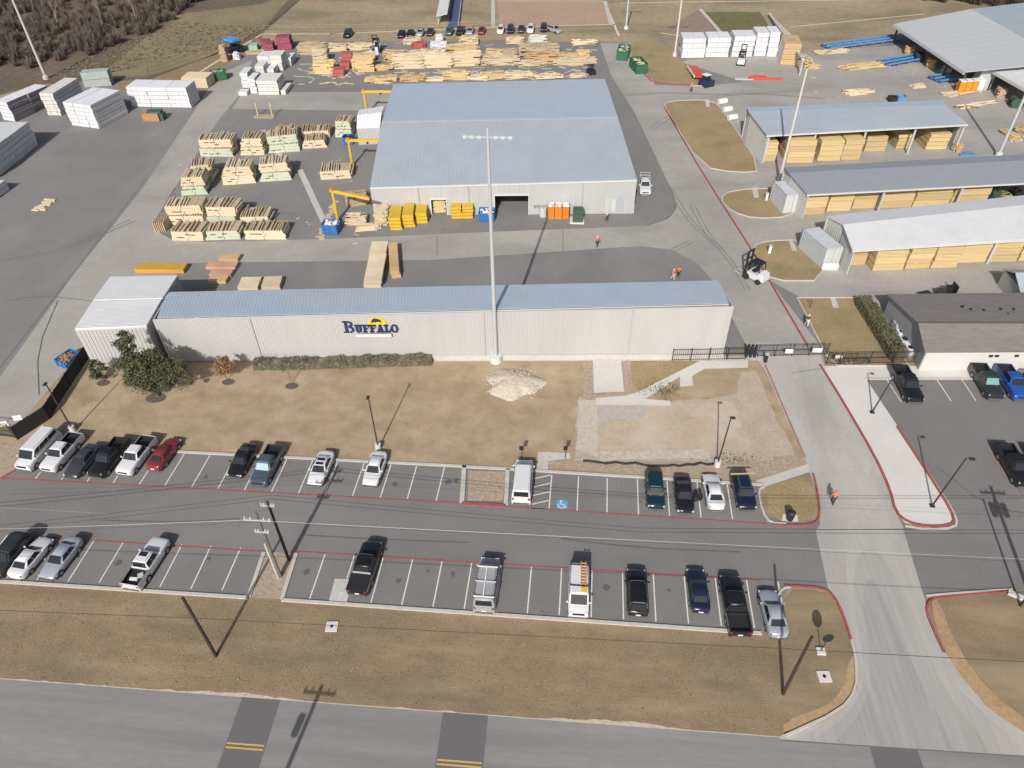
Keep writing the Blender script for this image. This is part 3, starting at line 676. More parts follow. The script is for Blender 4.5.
mb = MB(); ribwall(mb, bl, rl, 4.8, 7.2); ribwall(mb, rl, fl - Vector((.003, 0, 0)), 7.2, zl - .14); mb.build('side_wall', wall_m, t)
mb = MB(); ribwall(mb, br, bl, 5.0, 4.8, step=3); mb.build('back_wall', wall_m, t)
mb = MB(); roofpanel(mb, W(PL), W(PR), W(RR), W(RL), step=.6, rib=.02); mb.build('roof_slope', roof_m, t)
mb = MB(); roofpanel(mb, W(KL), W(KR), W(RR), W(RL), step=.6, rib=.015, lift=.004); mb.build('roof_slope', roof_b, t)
mb = MB(); strip(mb, W(RL) + Vector((0, .3, -.05)), W(RR) + Vector((0, .3, -.05)), .7, .06); mb.build('ridge_cap', roof_b, t)
mb = MB(); strip(mb, W(PL) + Vector((0, -.09, -.3)), W(PR) + Vector((0, -.09, -.3)), .12, .2); mb.build('gutter', trim_m, t)
for (u0, u1, hh) in ops:
    p, q = fl.lerp(fr, u0), fl.lerp(fr, u1); mb = MB()
    for v in (p, q): mb.box((v.x, v.y - .06, hh / 2), (.16, .14, hh))
    strip(mb, Z(p + Vector((0, -.06, 0)), hh - .02), Z(q + Vector((0, -.06, 0)), hh - .02), .14, .2); mb.build('door_frame', trim_m, t)
for u in (.18, .37, .80):
    p = fl.lerp(fr, u); z = Hz(u) - .3; mb = MB(); mb.box((p.x, p.y - .1, z / 2), (.13, .12, z)); mb.build('downspout', mat('grey_trim', (.35, .35, .35), .6), t)
mb = MB(); mb.box((fl.lerp(fr, .5).x, fl.y + 12, .03), (34, 14, .03)); mb.build('shop_floor', asphalt, t)
# white lean-to on the west side
t = thing('white_annex', 'small white gabled annex against the west side of the production building', 'annex', Z(G(357, 145), 0)); off = t.location
q = [G(356.5, 128, 3.2), G(380, 127, 3.2), G(384, 106, 3.2), G(359, 110, 3.2)]
b_ = [Z(W(p), 0) for p in q]; mb = MB()
ribwall(mb, b_[0], b_[1], 3.1, 3.1); mb.build('front_wall', wall_m, t); mb = MB(); ribwall(mb, b_[3], b_[0] - Vector((.003, 0, 0)), 3.1, 3.1); mb.build('side_wall', wall_sh, t)
mb = MB(); m0, m1 = (q[0] + q[3]) / 2, (q[1] + q[2]) / 2; m0.z = m1.z = 3.9
roofpanel(mb, W(q[0]), W(q[1]), W(m1), W(m0)); roofpanel(mb, W(q[3]), W(q[2]), W(m1), W(m0), lift=.004); mb.build('roof', mat('bright_white_roof', (.75, .75, .75), .5), t)

# open lumber sheds
def shed(label, e0, e1, ze, r0, r1, zr_, k0, k1, zk, rm, rm2, posts, wallw=True):
    t = thing('open_lumber_shed', label, 'lumber shed', Z(G(e0[0], e0[1], ze), 0)); global off; off = t.location
    E0, E1, R0, R1, K0, K1 = G(*e0, ze), G(*e1, ze), G(*r0, zr_), G(*r1, zr_), G(*k0, zk), G(*k1, zk)
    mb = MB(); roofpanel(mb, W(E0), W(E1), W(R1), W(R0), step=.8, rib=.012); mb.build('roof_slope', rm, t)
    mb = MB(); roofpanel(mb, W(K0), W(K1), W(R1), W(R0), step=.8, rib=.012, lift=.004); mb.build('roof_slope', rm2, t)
    mb = MB(); strip(mb, W(E0) + Vector((0, -.08, -.3)), W(E1) + Vector((0, -.08, -.3)), .12, .2); mb.build('eave_trim', trim_m, t)
    g = [Z(W(p), 0) for p in (K0, R0, E0)]; mb = MB(); s = Vector((.25, 0, 0))
    ribwall(mb, g[0] + s, g[1] + s, zk - .2, zr_ - .2); ribwall(mb, g[1] + s, g[2] + s, zr_ - .2, ze - .2); mb.build('gable_wall', wall_sh, t)
    mb = MB(); ribwall(mb, Z(W(K1), 0), Z(W(K0), 0), zk - .2, zk - .2, step=3); mb.build('back_wall', wall_sh, t)
    if e1[0] < 1000: mb = MB(); ribwall(mb, Z(W(E1), 0) + Vector((-.3, 1.5, 0)), Z(W(K1), 0) + Vector((-.3, 0, 0)), ze - .2, zk - .2); mb.build('gable_wall', wall_sh, t)
    for u in posts:
        p = W(E0.lerp(E1, u)); q = W(K0.lerp(K1, u)); mb = MB(); mb.box((p.x, p.y + .6, (ze - .4) / 2), (.3, .3, ze - .4)); mb.build('post', wall_sh, t)
    return t
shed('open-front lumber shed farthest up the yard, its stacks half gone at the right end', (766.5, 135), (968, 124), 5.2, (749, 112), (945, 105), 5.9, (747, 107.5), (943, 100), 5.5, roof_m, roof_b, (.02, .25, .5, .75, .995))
shed('middle open-front lumber shed with a plain gray roof', (807, 194), (1070, 180), 4.3, (789, 173), (1050, 159), 5.0, (784, 167.5), (1045, 153), 4.6, roof_g, roof_g, (.01, .3, .6, .9))
shed('open-front lumber shed under a bright white roof', (852.5, 250), (1090, 235), 4.0, (843, 224.5), (1080, 199), 5.0, (827, 216), (1064, 191), 4.4, roof_w, roof_w, (.01, .3, .62, .9))

# shingled office
t = thing('office_building', 'low white office with a gray-brown shingle roof beside the east parking lot', 'office', Z(G(925, 370), 0)); off = t.location
z = 3.0; a, b, c, d = G(925, 352, z), G(1130, 351, z), G(918, 322.5, 4.3), G(1130, 323, 4.3); e, f_ = G(887, 294, z), G(1100, 292, z)
mb = MB(); roofpanel(mb, W(a), W(b), W(d), W(c), step=99, th=.18); roofpanel(mb, W(e), W(f_), W(d), W(c), step=99, th=.18, lift=.004); mb.build('roof', shingle, t)
mb = MB(); strip(mb, W(c) + Vector((0, 0, -.03)), W(d) + Vector((0, 0, -.03)), .3, .08); mb.build('ridge_cap', mat('dark_shingle', (.10, .09, .082), .95), t)
A0, B0, E0 = Z(W(a) + Vector((.35, .35, 0)), 0), Z(W(b) + Vector((-.3, .35, 0)), 0), Z(W(e) + Vector((.35, -.35, 0)), 0)
mb = MB(); ribwall(mb, A0, B0, 2.85, 2.85, step=99); mb.build('front_wall', stucco, t)
mb = MB(); C0 = Z(W(c) + Vector((.35, 0, 0)), 0); ribwall(mb, E0, C0, 2.85, 4.1, step=99); ribwall(mb, C0, A0 + Vector((-.003, 0, 0)), 4.1, 2.85, step=99); mb.build('gable_wall', mat('shaded_pale_siding', (.30, .31, .315), .7, .05, 1), t)  # the gable's shade is put into the siding colour
for px, py in ((962, 300), (970, 303), (983, 304), (1000, 303), (1007, 308), (1013, 303), (1019, 310), (989, 310), (996, 311)):
    p = W(G(px, py + 8, 3.6)); mb = MB(); mb.tube((p.x, p.y, 3.3), (p.x, p.y, 3.98), .12); mb.build('roof_vent', black_p, t)
for px in (993, 999, 1019):
    p = W(G(px, 358, 2.2)); mb = MB(); mb.box((p.x, A0.y + (B0.y - A0.y) * (p.x - A0.x) / (B0.x - A0.x) - .02, 2.1), (.45, .12, .3)); mb.build('wall_light', black_p, t)

# big canopy at the top right and its smaller neighbour
def canopy(label, pts, zs, posts, m1, m2):
    t = thing('steel_canopy', label, 'canopy', Z(G(*pts[1], zs[0]), 0)); global off; off = t.location
    a, b, c, d, e, f_ = [G(*p, z) for p, z in zip(pts, zs)]
    mb = MB(); roofpanel(mb, W(a), W(b), W(c), W(d), step=2.5, rib=.01); mb.build('roof_slope', m1, t)
    mb = MB(); roofpanel(mb, W(e), W(f_), W(c), W(d), step=2.5, rib=.01, lift=.004); mb.build('roof_slope', m2, t)
    for u in posts:
        for p, q in ((a, b), (e, f_)):
            v = W(p.lerp(q, u)); mb = MB(); z_ = v.z - .2; mb.box((v.x + 1.2, v.y + .4, z_ / 2), (.35, .35, z_)); mb.build('post', mat('dark_steel', (.06, .06, .06), .7), t)
    mb = MB(); strip(mb, W(a) + Vector((0, 0, -.55)), W(b) + Vector((0, 0, -.55)), .2, .4); mb.build('eave_beam', trim_m, t)
    return t
canopy('huge gray gabled canopy at the top right corner, open on its left side', [(893, 24), (964.6, 72), (1068, 62), (971, 9), (1030, 2), (1130, 50)], (4.2, 4.2, 6.6, 6.6, 4.2, 4.2), (.02, .25, .5, .75, .97), mat('pale_canopy_roof', (.44, .455, .465), .5, .03, .1), roof_m)
canopy('smaller pale canopy beside the huge one, cut by the edge of the photo', [(990, 69), (1040, 97), (1075, 75), (1015, 57), (1030, 50), (1090, 68)], (4, 4, 4.8, 4.8, 4, 4), (.05, .5, .95), roof_w, roof_m)
t = thing('feed_hopper', 'gray steel hopper box standing between the two canopies', 'hopper', G(979, 88)); off = t.location
mb = MB(); mb.hexa([(-1.5, -1.3, .2), (1.5, -1.3, .2), (1.5, 1.3, .2), (-1.5, 1.3, .2)], [(-1.1, -1, 4.6), (1.9, -1, 4.6), (1.9, 1.5, 4.2), (-1.1, 1.5, 4.2)]); mb.build('bin', cont_m, t)
for x in (-1.2, 1.2):
    mb = MB(); mb.box((x, -1.38, 1.2), (.3, .14, 2.2)); mb.build('leg', black_p, t)

# ------------------------------------------------------------------ lumber
def frame_of(a, b):
    A, B = G(*a), G(*b); d = (B - A); return A, d.length, math.atan2(d.y, d.x)
LEV = {1: [''], 2: ['bottom', 'top'], 3: ['bottom', 'middle', 'top'], 4: ['bottom', 'second', 'third', 'top'], 5: ['bottom', 'second', 'third', 'fourth', 'top'], 6: ['bottom', 'second', 'third', 'fourth', 'fifth', 'top']}
def bundle(name, L, D, h, m, ends=None, gap=.07, jag=0.0, straps=0, band=None):
    """one bundle of boards lying on its stickers; its origin is the lower front left corner"""
    mats = [m, ends or m, slot_m]
    mb = MB(); n = max(2, int(L / 1.3)); y0 = 0
    mb.cur = 2
    mb.box((L / 2, D / 2, gap / 2), (L * .96, D * .94, gap))
    mb.cur = 0
    k = max(2, int(h / .3)); hh = (h - gap) / k
    for i in range(k):
        j = jag if i else 0
        dx0, dx1, dy0, dy1 = [random.uniform(-1, 1) * (.03 + j) for _ in range(4)]
        z0, z1 = gap + i * hh + .012, gap + (i + 1) * hh
        b = [(dx0, dy0 * .4, z0), (L + dx1, dy0 * .4, z0), (L + dx1, D + dy1, z0), (dx0, D + dy1, z0)]
        mb.hexa(b, [(x, y, z1) for x, y, z in b])
    o = mb.build(name, mats)
    # painted ends
    if ends:
        for p in o.data.polygons:
            if p.material_index == 0 and abs(p.normal.x) > .8: p.material_index = 1
    if straps and band:
        for q in range(straps):
            x = L * (q + .5) / straps; s = MB(); s.box((x, D / 2, h / 2 + .03), (.07, D + .1, h - .02)); s.build('strap', band, o)
    return o
def stack(base, a, b, h, depth, layers, m, label, cat='lumber', group=None, ends=None, cols=1, jag=0.0, kind='lumber_bundle', straps=0, band=None, shift=0.0, ang=None, rows=1, taper=0):
    """a stack of bundles: each level of each column is a thing of its own"""
    A, L, rz = frame_of(a, b); res = []
    if ang is not None: rz = ang
    R = Matrix.Rotation(rz, 3, 'Z'); hl = h / layers; lw = L / cols; dp = depth / rows
    for c in range(cols):
        for r in range(rows):
            for l in range(layers):
                if taper and l >= layers - taper and (c + r) % 3 == 1: continue
                o = bundle(kind, lw - .08, dp - .06, hl - .01, m, ends, jag=jag, straps=straps, band=band)
                o.location = A + R @ Vector((c * lw + .04 + random.uniform(-.1, .1) + shift * l, r * dp + random.uniform(-.08, .08), l * hl)); o.rotation_euler = (0, 0, rz + random.uniform(-.012, .012))
                words = []
                if layers > 1: words.append(LEV[layers][l])
                pos = ''
                if cols == 2: pos = ('left', 'right')[c] + ' column'
                if cols == 3: pos = ('left', 'middle', 'right')[c] + ' column'
                if cols > 3: pos = ('first', 'second', 'third', 'fourth', 'fifth', 'sixth')[c] + ' column from the left'
                if rows > 1: pos += (' ' if pos else '') + (('front', 'back') if rows == 2 else ('front', 'middle', 'back'))[r] + ' row'
                lab = (words[0] + ' ' if words else '') + label[0] + (', ' + pos + ',' if pos else '') + ' ' + label[1]
                tag(o, lab.strip(), cat, group or base); res.append(o)
    return res
g = 'lumber bundles stored in the far shed'
for i, (x0, x1, y, ty, d, la) in enumerate([(761, 775, 162, 139, 4, 3), (785, 812, 163.5, 137, 5, 4), (817, 840, 161.5, 137, 5, 4), (840, 859, 160.5, 136, 5, 4), (863, 884, 152, 133, 3, 3), (895, 910, 149, 131, 5, 4), (925, 946, 150, 130, 7, 4)]):
    stack('x', (x0, y), (x1, y - .3), min(4.6, hgt((x0, y), ty + 4)), d, la, lum, ('tan bundle of the stack', 'in bay ' + ('one', 'two', 'three', 'four', 'five', 'six', 'seven')[i] + ' of seven in the far lumber shed'), group=g)
g = 'lumber bundles stored in the middle shed'
for i, (x0, x1, y) in enumerate([(803, 824, 215.5), (826, 850, 212), (851, 876, 209.5), (878, 911, 209), (912, 948, 208), (949, 985, 206.5)]):
    stack('x', (x0, y), (x1, y - 1), 3.6, 4.5, 3 if i in (0, 3, 4) else 2, lum if i % 2 else lum3 if i == 9 else lum, ('tan bundle of the stack', ('at the left end of', 'second from the left in', 'third from the left in', 'fourth from the left in', 'fifth from the left in', 'next to the clutter in')[i] + ' the gray-roofed shed'), group=g)
g = 'lumber bundles stored in the white roofed shed'
for i, (x0, x1, y, la) in enumerate([(847, 865, 265.5, 2), (871, 902, 271.5, 3), (904, 929, 269.5, 4), (930, 956, 268.5, 3), (957, 985, 263.5, 2), (986, 1016, 262.5, 3), (1017, 1050, 261.5, 3)]):
    stack('x', (x0, y), (x1, y - 1), 3.3, 4.5, la, lum, ('tan bundle of the stack', ('at the left end of', 'second from the left in', 'third from the left in', 'fourth from the left in', 'fifth from the left in', 'sixth from the left in', 'at the picture edge in')[i] + ' the white-roofed shed'), group=g)

# wrapped white stacks, upper left
wg = 'white wrapped bundles in the west yard'
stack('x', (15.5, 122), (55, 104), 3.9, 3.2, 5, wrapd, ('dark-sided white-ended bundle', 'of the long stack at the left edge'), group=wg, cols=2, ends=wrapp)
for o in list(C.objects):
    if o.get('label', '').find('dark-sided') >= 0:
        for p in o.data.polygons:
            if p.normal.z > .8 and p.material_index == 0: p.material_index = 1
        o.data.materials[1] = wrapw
stack('x', (48.5, 115.5), (62, 116), 4.6, 9, 6, wrapl, ('white wrapped bundle', 'of the narrow stack behind the widest white stack'), group=wg, ends=wrapw, straps=2, band=mat('pale_pink_band', (.55, .38, .40), .7))
stack('x', (72, 125.5), (100, 129), 4.7, 8.5, 6, wrapw, ('white wrapped bundle', 'of the widest stack by the left pole'), group=wg, cols=3, ends=wrapg)
stack('x', (-4, 180), (39, 145), 4.5, 11, 5, wrapg, ('white-topped gray wrapped bundle', 'of the stack cut by the left edge'), group=wg, cols=2)
stack('x', (-25, 215), (10, 190), 1.8, 6, 2, wrapg, ('gray wrapped bundle', 'of the low stack lowest on the left edge'), group=wg)
stack('x', (132, 107), (192, 108), 4.1, 4.5, 5, wrapw, ('white wrapped bundle', 'of the stack set apart behind the brown crate'), group=wg, cols=3, ends=wrapg)
stack('x', (184, 88), (209, 88.5), 2.2, 4, 1, lum2, ('tan wooden box bundle', 'by the fence at the right of the white stacks'), group=wg)
stack('x', (85, 88), (112, 86), 3.2, 2.5, 2, mat('green_grey_wrap', (.33, .37, .34), .7, .1, 1), ('greenish gray bundle', 'behind the widest white stack'), group=wg)
# mixed white stacks near the red bundles
wg = 'white wrapped bundles near the truss yard'
for i, (x0, x1, y, hh, d, la) in enumerate([(259, 280, 95, 3.0, 5, 4), (251, 258, 94, 3.2, 4, 4), (243, 251, 88, 3.2, 4, 4), (257, 266, 78, 2.6, 3.5, 3), (266, 275, 76, 1.6, 5, 2), (259, 271, 68, 2.6, 4, 3), (272, 284, 71, 3.4, 4, 4), (287, 292, 66, 1.8, 4, 2), (239, 248, 96, .8, 2, 1), (281, 286, 95, .9, 5, 1)]):
    stack('x', (x0, y), (x1, y), hh, d, la, wrapw if i % 3 else wrapl, ('white wrapped bundle', ('of the wide front stack', 'of the narrow stack beside the wide one', 'of the left rear narrow stack', 'of the short middle stack', 'of the low middle stack', 'of the rear left stack', 'of the rear right stack, the tallest', 'of the lone rear right stack', 'lying loose at the front left', 'lying loose at the front right')[i] + ' by the red ones'), group=wg, ends=wrapg)
# white wrapped stacks, upper right
wg = 'white wrapped bundles at the top of the slab yard'
for i, (x0, x1, y, hh, la) in enumerate([(681, 704, 58, 4.3, 4), (705, 728, 57.5, 4.3, 4), (731, 752, 57, 4.6, 4), (753, 765, 56.5, 5.2, 5), (766, 776, 57, 5.4, 5)]):
    stack('x', (x0, y), (x1, y), hh, 5, la, wrapw, ('pink-printed white bundle', ('of the leftmost stack', 'of the second stack', 'of the middle stack', 'of the fourth stack', 'of the narrow last stack')[i] + ' right of the pale pole'), group=wg, straps=1, band=mat('pale_pink_band', (.55, .38, .40), .7))
stack('x', (780, 65), (797, 65.5), 4.6, 7, 4, lum3, ('tan bundle', 'of the stack at the right end of the white bundles'), group=wg, ends=wrapw)
# piles of loose boards
def pile(a, b, h, depth, m, label, n=None, mess=.15, group=None, name='lumber_pile', cat='lumber'):
    A, L, rz = frame_of(a, b); mb = MB(); lay = max(1, int(h / .2)); R = Matrix.Rotation(rz, 3, 'Z')
    for l in range(lay):
        k = max(2, int(depth / .4)); f_ = 1 - .5 * mess * l / lay
        for i in range(k):
            ll = L * random.uniform(.55, 1.0) * (1 if l < lay - 1 else random.uniform(.4, .9)); x = random.uniform(0, L - ll) + ll / 2
            c = R @ Vector((x, (i + .5) * depth / k * f_ + random.uniform(-.1, .1), (l + .5) * h / lay))
            mb.box(A + c, (ll, depth / k * random.uniform(.7, .98), h / lay * .9), rz + random.uniform(-1, 1) * mess * .35)
    o = mb.build(name, m); bb = A; o.data.transform(Matrix.Translation(-bb)); o.location = bb
    return tag(o, label, cat, group)
lg = 'lumber piles in the rows behind the production building'
P_ = [(298, 325, 55, 2.4, 4, lum4, .2, 'brown-gray board stack', 'under the far black car'), (326, 346, 52, 1.6, 3.5, lum2, .5, 'pale untidy board pile', 'right of the brown-gray stack'), (347, 372, 50.5, 1.4, 3.5, lum2, .4, 'low pale board pile', 'left of the white forklift'), (366, 378, 55, .7, 2, wrapw, .3, 'white boards lying', 'beside the white forklift'),
      (314, 333, 74, 2.6, 3.5, lum_y, .1, 'yellow board stack', 'at the left end of the long lumber row'), (353, 373, 72.5, 3.3, 4, lum, .15, 'tan board stack', 'beside the red wrapped bundles'), (354, 374, 63, 2.0, 3, lum, .3, 'tan board stack', 'behind the red wrapped bundles'),
      (375, 392, 71, 1.2, 3, lum, .8, 'scattered boards', 'in the first gap of the long lumber row'), (384, 410, 62, 2.4, 3.5, lum, .5, 'slumping tan board pile', 'behind the first gap of the long row'), (393, 423, 69, 2.8, 4, lum2, .15, 'pale board stack', 'first after the gap in the long lumber row'), (411, 443, 60, 2.2, 3.5, lum2, .6, 'untidy pale board pile', 'behind the middle of the long row'),
      (424, 452, 68, 2.8, 4, lum2, .1, 'neat pale board stack', 'in the middle of the long lumber row'), (453, 480, 66.5, 3.0, 4, lum2, .1, 'neat pale board stack', 'right of the middle in the long lumber row'), (446, 478, 57, 2.4, 3.5, lum, .3, 'tan board stack', 'behind the neat pale stacks'), (482, 518, 66, 1.8, 4, lum2, .4, 'low pale board pile', 'right of the neat pale stacks'), (487, 501, 58, 1.8, 3, lum, .4, 'short tan board pile', 'behind the low pale pile'),
      (503, 516, 56.5, 1.5, 3, lum4, .3, 'brown-gray board pile', 'left of the widest brown stack'), (519, 558, 57.5, 2.6, 5, lum4, .3, 'widest brown-gray board stack', 'near the right end of the row'), (527, 556, 64, 2.4, 3, lum3, .6, 'orange-tan slumping boards', 'in front of the widest brown stack'), (518, 545, 66, 1.0, 3, lum2, .6, 'low loose pale boards', 'in front of the orange-tan pile'), (550, 596, 65.5, 1.2, 4, lum2, .3, 'long low pale board pile', 'at the right end of the row'), (556, 580, 60, 1.6, 3, lum, .9, 'tangled boards', 'on the long low pale pile at the right end'), (578, 588, 60, 2.4, 2.5, lum, .8, 'upright tangle of boards', 'above the golf cart'),
      (365, 396, 83, 1.6, 4, lum, .7, 'jumbled tan boards', 'nearest the yellow crane at the roof corner'), (400, 426, 82, 1.6, 4, lum3, .5, 'orange-tan boards', 'second along the ridge behind the roof'), (427, 446, 81.5, .8, 3, lum2, .5, 'low pale boards', 'between two taller piles behind the roof'), (443, 469, 80.5, 2.8, 4, lum_y, .4, 'yellow board pile', 'tallest of the pieces behind the roof'), (466, 487, 80.5, 1.6, 3, lum2, .8, 'scattered pale boards', 'right of the yellow pile behind the roof'), (480, 505, 80, 2.2, 4, lum, .6, 'tan jumbled boards', 'behind the middle of the big roof'), (505, 532, 79.5, 2.0, 4, lum2, .5, 'pale jumbled boards', 'behind the right half of the big roof'), (533, 562, 79, 1.2, 3, lum2, .8, 'low scattered boards', 'near the right end behind the roof'), (570, 585, 78, 1.0, 2.5, lum2, .8, 'last small heap of boards', 'behind the right corner of the roof'),
      (404, 420, 45, 1.6, 3, lum2, .6, 'pale boards', 'in front of the parked black pair of far cars'), (412, 424, 49, 1.4, 3, wrapr, .3, 'red and white wrapped boards', 'left of the middle of the back row'), (431, 446, 48, 1.2, 3, wrapw, .5, 'white wrapped boards', 'in the middle of the back row'), (437, 442, 43, 2, 2, wrapw, .3, 'small upright white crate pile', 'behind the white wrapped boards'), (446, 462, 50, .9, 3, lum2, .4, 'low pink-white boards', 'right of the middle of the back row'), (460, 477, 45, 2.2, 3, lum2, .9, 'leaning pale boards', 'below the silver far car'), (507, 523, 44, 1.6, 3, lum2, .8, 'scattered pale boards', 'below the white far cars'), (530, 546, 45, 2.0, 3, wrapl, .15, 'white bundled boards', 'below the black far car'), (572, 596, 45, 1.0, 3, lum2, .9, 'last scattered boards', 'at the right end of the back row')]
for (x0, x1, y, hh, d, m, mess, w1, w2) in P_: pile((x0 - 1, y), (x1 + 2, y - .6), hh * (.55 if y > 77 else .82), d * (.8 if y > 77 else 1), m, w1 + ' ' + w2, mess=mess if mess > .2 else .04, group=lg)
rg = 'red wrapped bundles by the far lumber'
for i, (x0, x1, y, m, s) in enumerate([(340, 350, 70, wrapr, 'in front of the tan stack'), (333, 344, 77, wrapr, 'nearest to the big building'), (342, 352, 61, wrapr, 'farthest back')]):
    stack('x', (x0, y), (x1, y - .3), 1.5, 2.4, 2, m, ('red-topped white bundle', s), group=rg, ends=wrapw)
pile((313, 57 + 7), (329, 63), 2.8, 4, lum2, 'pale boards capped with red wrap at the left end of the row', mess=.3, group=lg)
for i, (x0, x1, y, hh, lab) in enumerate([(262, 270, 49, 1.6, 'left small maroon wrapped bundle near the fence corner'), (266, 274, 52, 1.8, 'front small maroon bundle near the fence corner'), (278, 292, 50.5, 3.0, 'biggest maroon wrapped bundle near the fence corner')]):
    stack('x', (x0, y), (x1, y - .4), hh, 3, 2, maroon, (lab, ''), group='maroon bundles')
stack('x', (249, 51), (258, 50.5), 1.2, 2.5, 1, mat('mint_wrap', (.28, .42, .30), .7), ('mint green bundle', 'beside the maroon bundles'), group='maroon bundles')
pile((245, 55), (264, 54), .5, 2.2, lum4, 'low brown boards in front of the mint green bundle', group='maroon bundles')
# slab yard odds and ends
yg = 'loose boards on the concrete yard'
for (x0, y0, x1, y1, hh, d, m, lab) in [(816, 56, 848, 52, .8, 2, lum2, 'pale boards behind the leaning pole foot'), (840, 71, 888, 67, .9, 2.2, lum, 'long tan boards left of the blue racks'), (846, 96, 874, 94, .8, 2, lum2, 'pale boards with red blocks behind the far shed roof'), (913, 89, 927, 88, .5, 2, lum2, 'small scatter of boards left of the orange bins'), (942, 97, 990, 92, .5, 1.5, lum2, 'long boards in front of the orange bins'), (959, 109, 1003, 103, .4, 1.3, lum2, 'two long boards lower on the concrete yard'), (997, 131, 1012, 142, .7, 2, lum, 'pallet boards left of the right edge light pole'), (1013, 131, 1024, 137, 1.0, 2, lum, 'pallet boards at the right edge'), (808, 70, 820, 68, .8, 2, lum, 'pile of boards at the leaning pole foot'), (797, 63, 805, 68, 2.0, 2.0, lum2, 'upright tangle of boards by the tan stack')]:
    pile((x0, y0), (x1, y1), hh, d, m, lab, mess=.5, group=yg)
for i, (x0, y0, x1, y1, lab) in enumerate([(830, 51, 900, 42, 'long blue rail rack running under the huge canopy'), (887, 68, 926, 61, 'blue rail rack in the middle of the concrete yard'), (940, 84, 960, 81, 'short blue rail rack left of the orange bins')]):
    A, L, rz = frame_of((x0, y0), (x1, y1)); t = thing('rail_rack', lab, 'rack', A, rz, 'blue rail racks')
    for y in (0, 1.6, 3.2):
        mb = MB(); mb.box((L / 2, y, .75), (L, .35, .3)); mb.build('rail', blue2, t)
    k = int(L / 2.5)
    for j in range(k + 1):
        mb = MB(); mb.box((L * j / max(1, k), 1.6, .5), (.25, 4.0, .22)); mb.box((L * j / max(1, k), 0.2, .25), (.22, .22, .5)); mb.box((L * j / max(1, k), 3, .25), (.22, .22, .5)); mb.build('cross_bar', blue, t)
# front yard stock
fg = 'stock between the two buildings'
stack('x', (364, 288.5), (382, 288), 1.3, 10.5, 2, lum2, ('cream board bundle', 'of the wide pair behind the sign'), group=fg, rows=3)
stack('x', (391, 279), (401, 278), 1.2, 8, 2, lum3, ('orange-brown board bundle', 'right of the cream bundles'), group=fg)
stack('x', (262, 291), (281, 290), .75, 2.6, 1, lum2, ('pale board bundle', 'peeking over the roof, right one'), group=fg)
stack('x', (238, 291.5), (259, 291), .7, 2.6, 1, lum2, ('pale board bundle', 'peeking over the roof, left one'), group=fg)
stack('x', (136, 273.5), (185, 274), .7, 1.8, 1, orange_b, ('long bright orange beam bundle', 'behind the white ribbed roof'), group=fg)
for i, (x0, x1, y) in enumerate([(219, 239, 262), (206, 236, 270), (209, 231, 278), (208, 226, 284)]):
    stack('x', (x0, y), (x1, y + .4), .6, 1.5, 1, pinkw if i % 3 else lum3, (('brown', 'pink-tan', 'pinkish', 'orange-tan')[i] + ' beam bundle', ('farthest back', 'second from the back', 'third from the back', 'nearest the shed roof')[i] + ' in the beam group'), group='pink tan beam bundles')
yb = 'yellow ended bundles along the building front'
for i, (x0, x1, y, hh, la) in enumerate([(390, 402, 231, 2.2, 4), (403.5, 415, 228, 2.2, 4), (416, 427.5, 224, 1.9, 3), (451, 462, 219.5, 2.1, 4), (462.5, 473.5, 219, 2.1, 4)]):
    stack('x', (x0, y), (x1, y - .3), hh, 1.8 if i > 2 else 4, la, lum_end, ('yellow bundle', 'of the ' + ('first', 'second', 'third', 'fourth', 'fifth')[i] + ' yellow stack from the left'), group=yb)
pile((374, 226), (389, 226), 2.2, 3.5, lum2, 'cream board stack at the left corner of the building front', mess=.1, group=yb)
pile((433, 213), (447, 212), 2.4, 3, lum_y, 'yellow boards just inside the small opening', mess=.3, group=yb)
pile((354, 232), (382, 230), .7, 1.4, lum2, 'low pale boards in front of the building corner', group=fg)
pile((345, 226), (367, 225), 1.0, 3, lum2, 'pale cut boards below the yellow crane arm', mess=.5, group=fg)
pile((315, 239), (325, 239), .15, 12, lum4, 'brown planks lying flat at the end of the drain strip', mess=.1, group=fg)
pile((347, 208), (370, 204), 1.2, 4, lum4, 'gray-brown frames beside the building corner', mess=.4, group=fg)
# pairs of boards lying on the west yard
t = pile((29, 211), (45, 212), .2, 4, lum2, 'two pale boards and a plate lying on the empty west yard', mess=.2, group=yg)

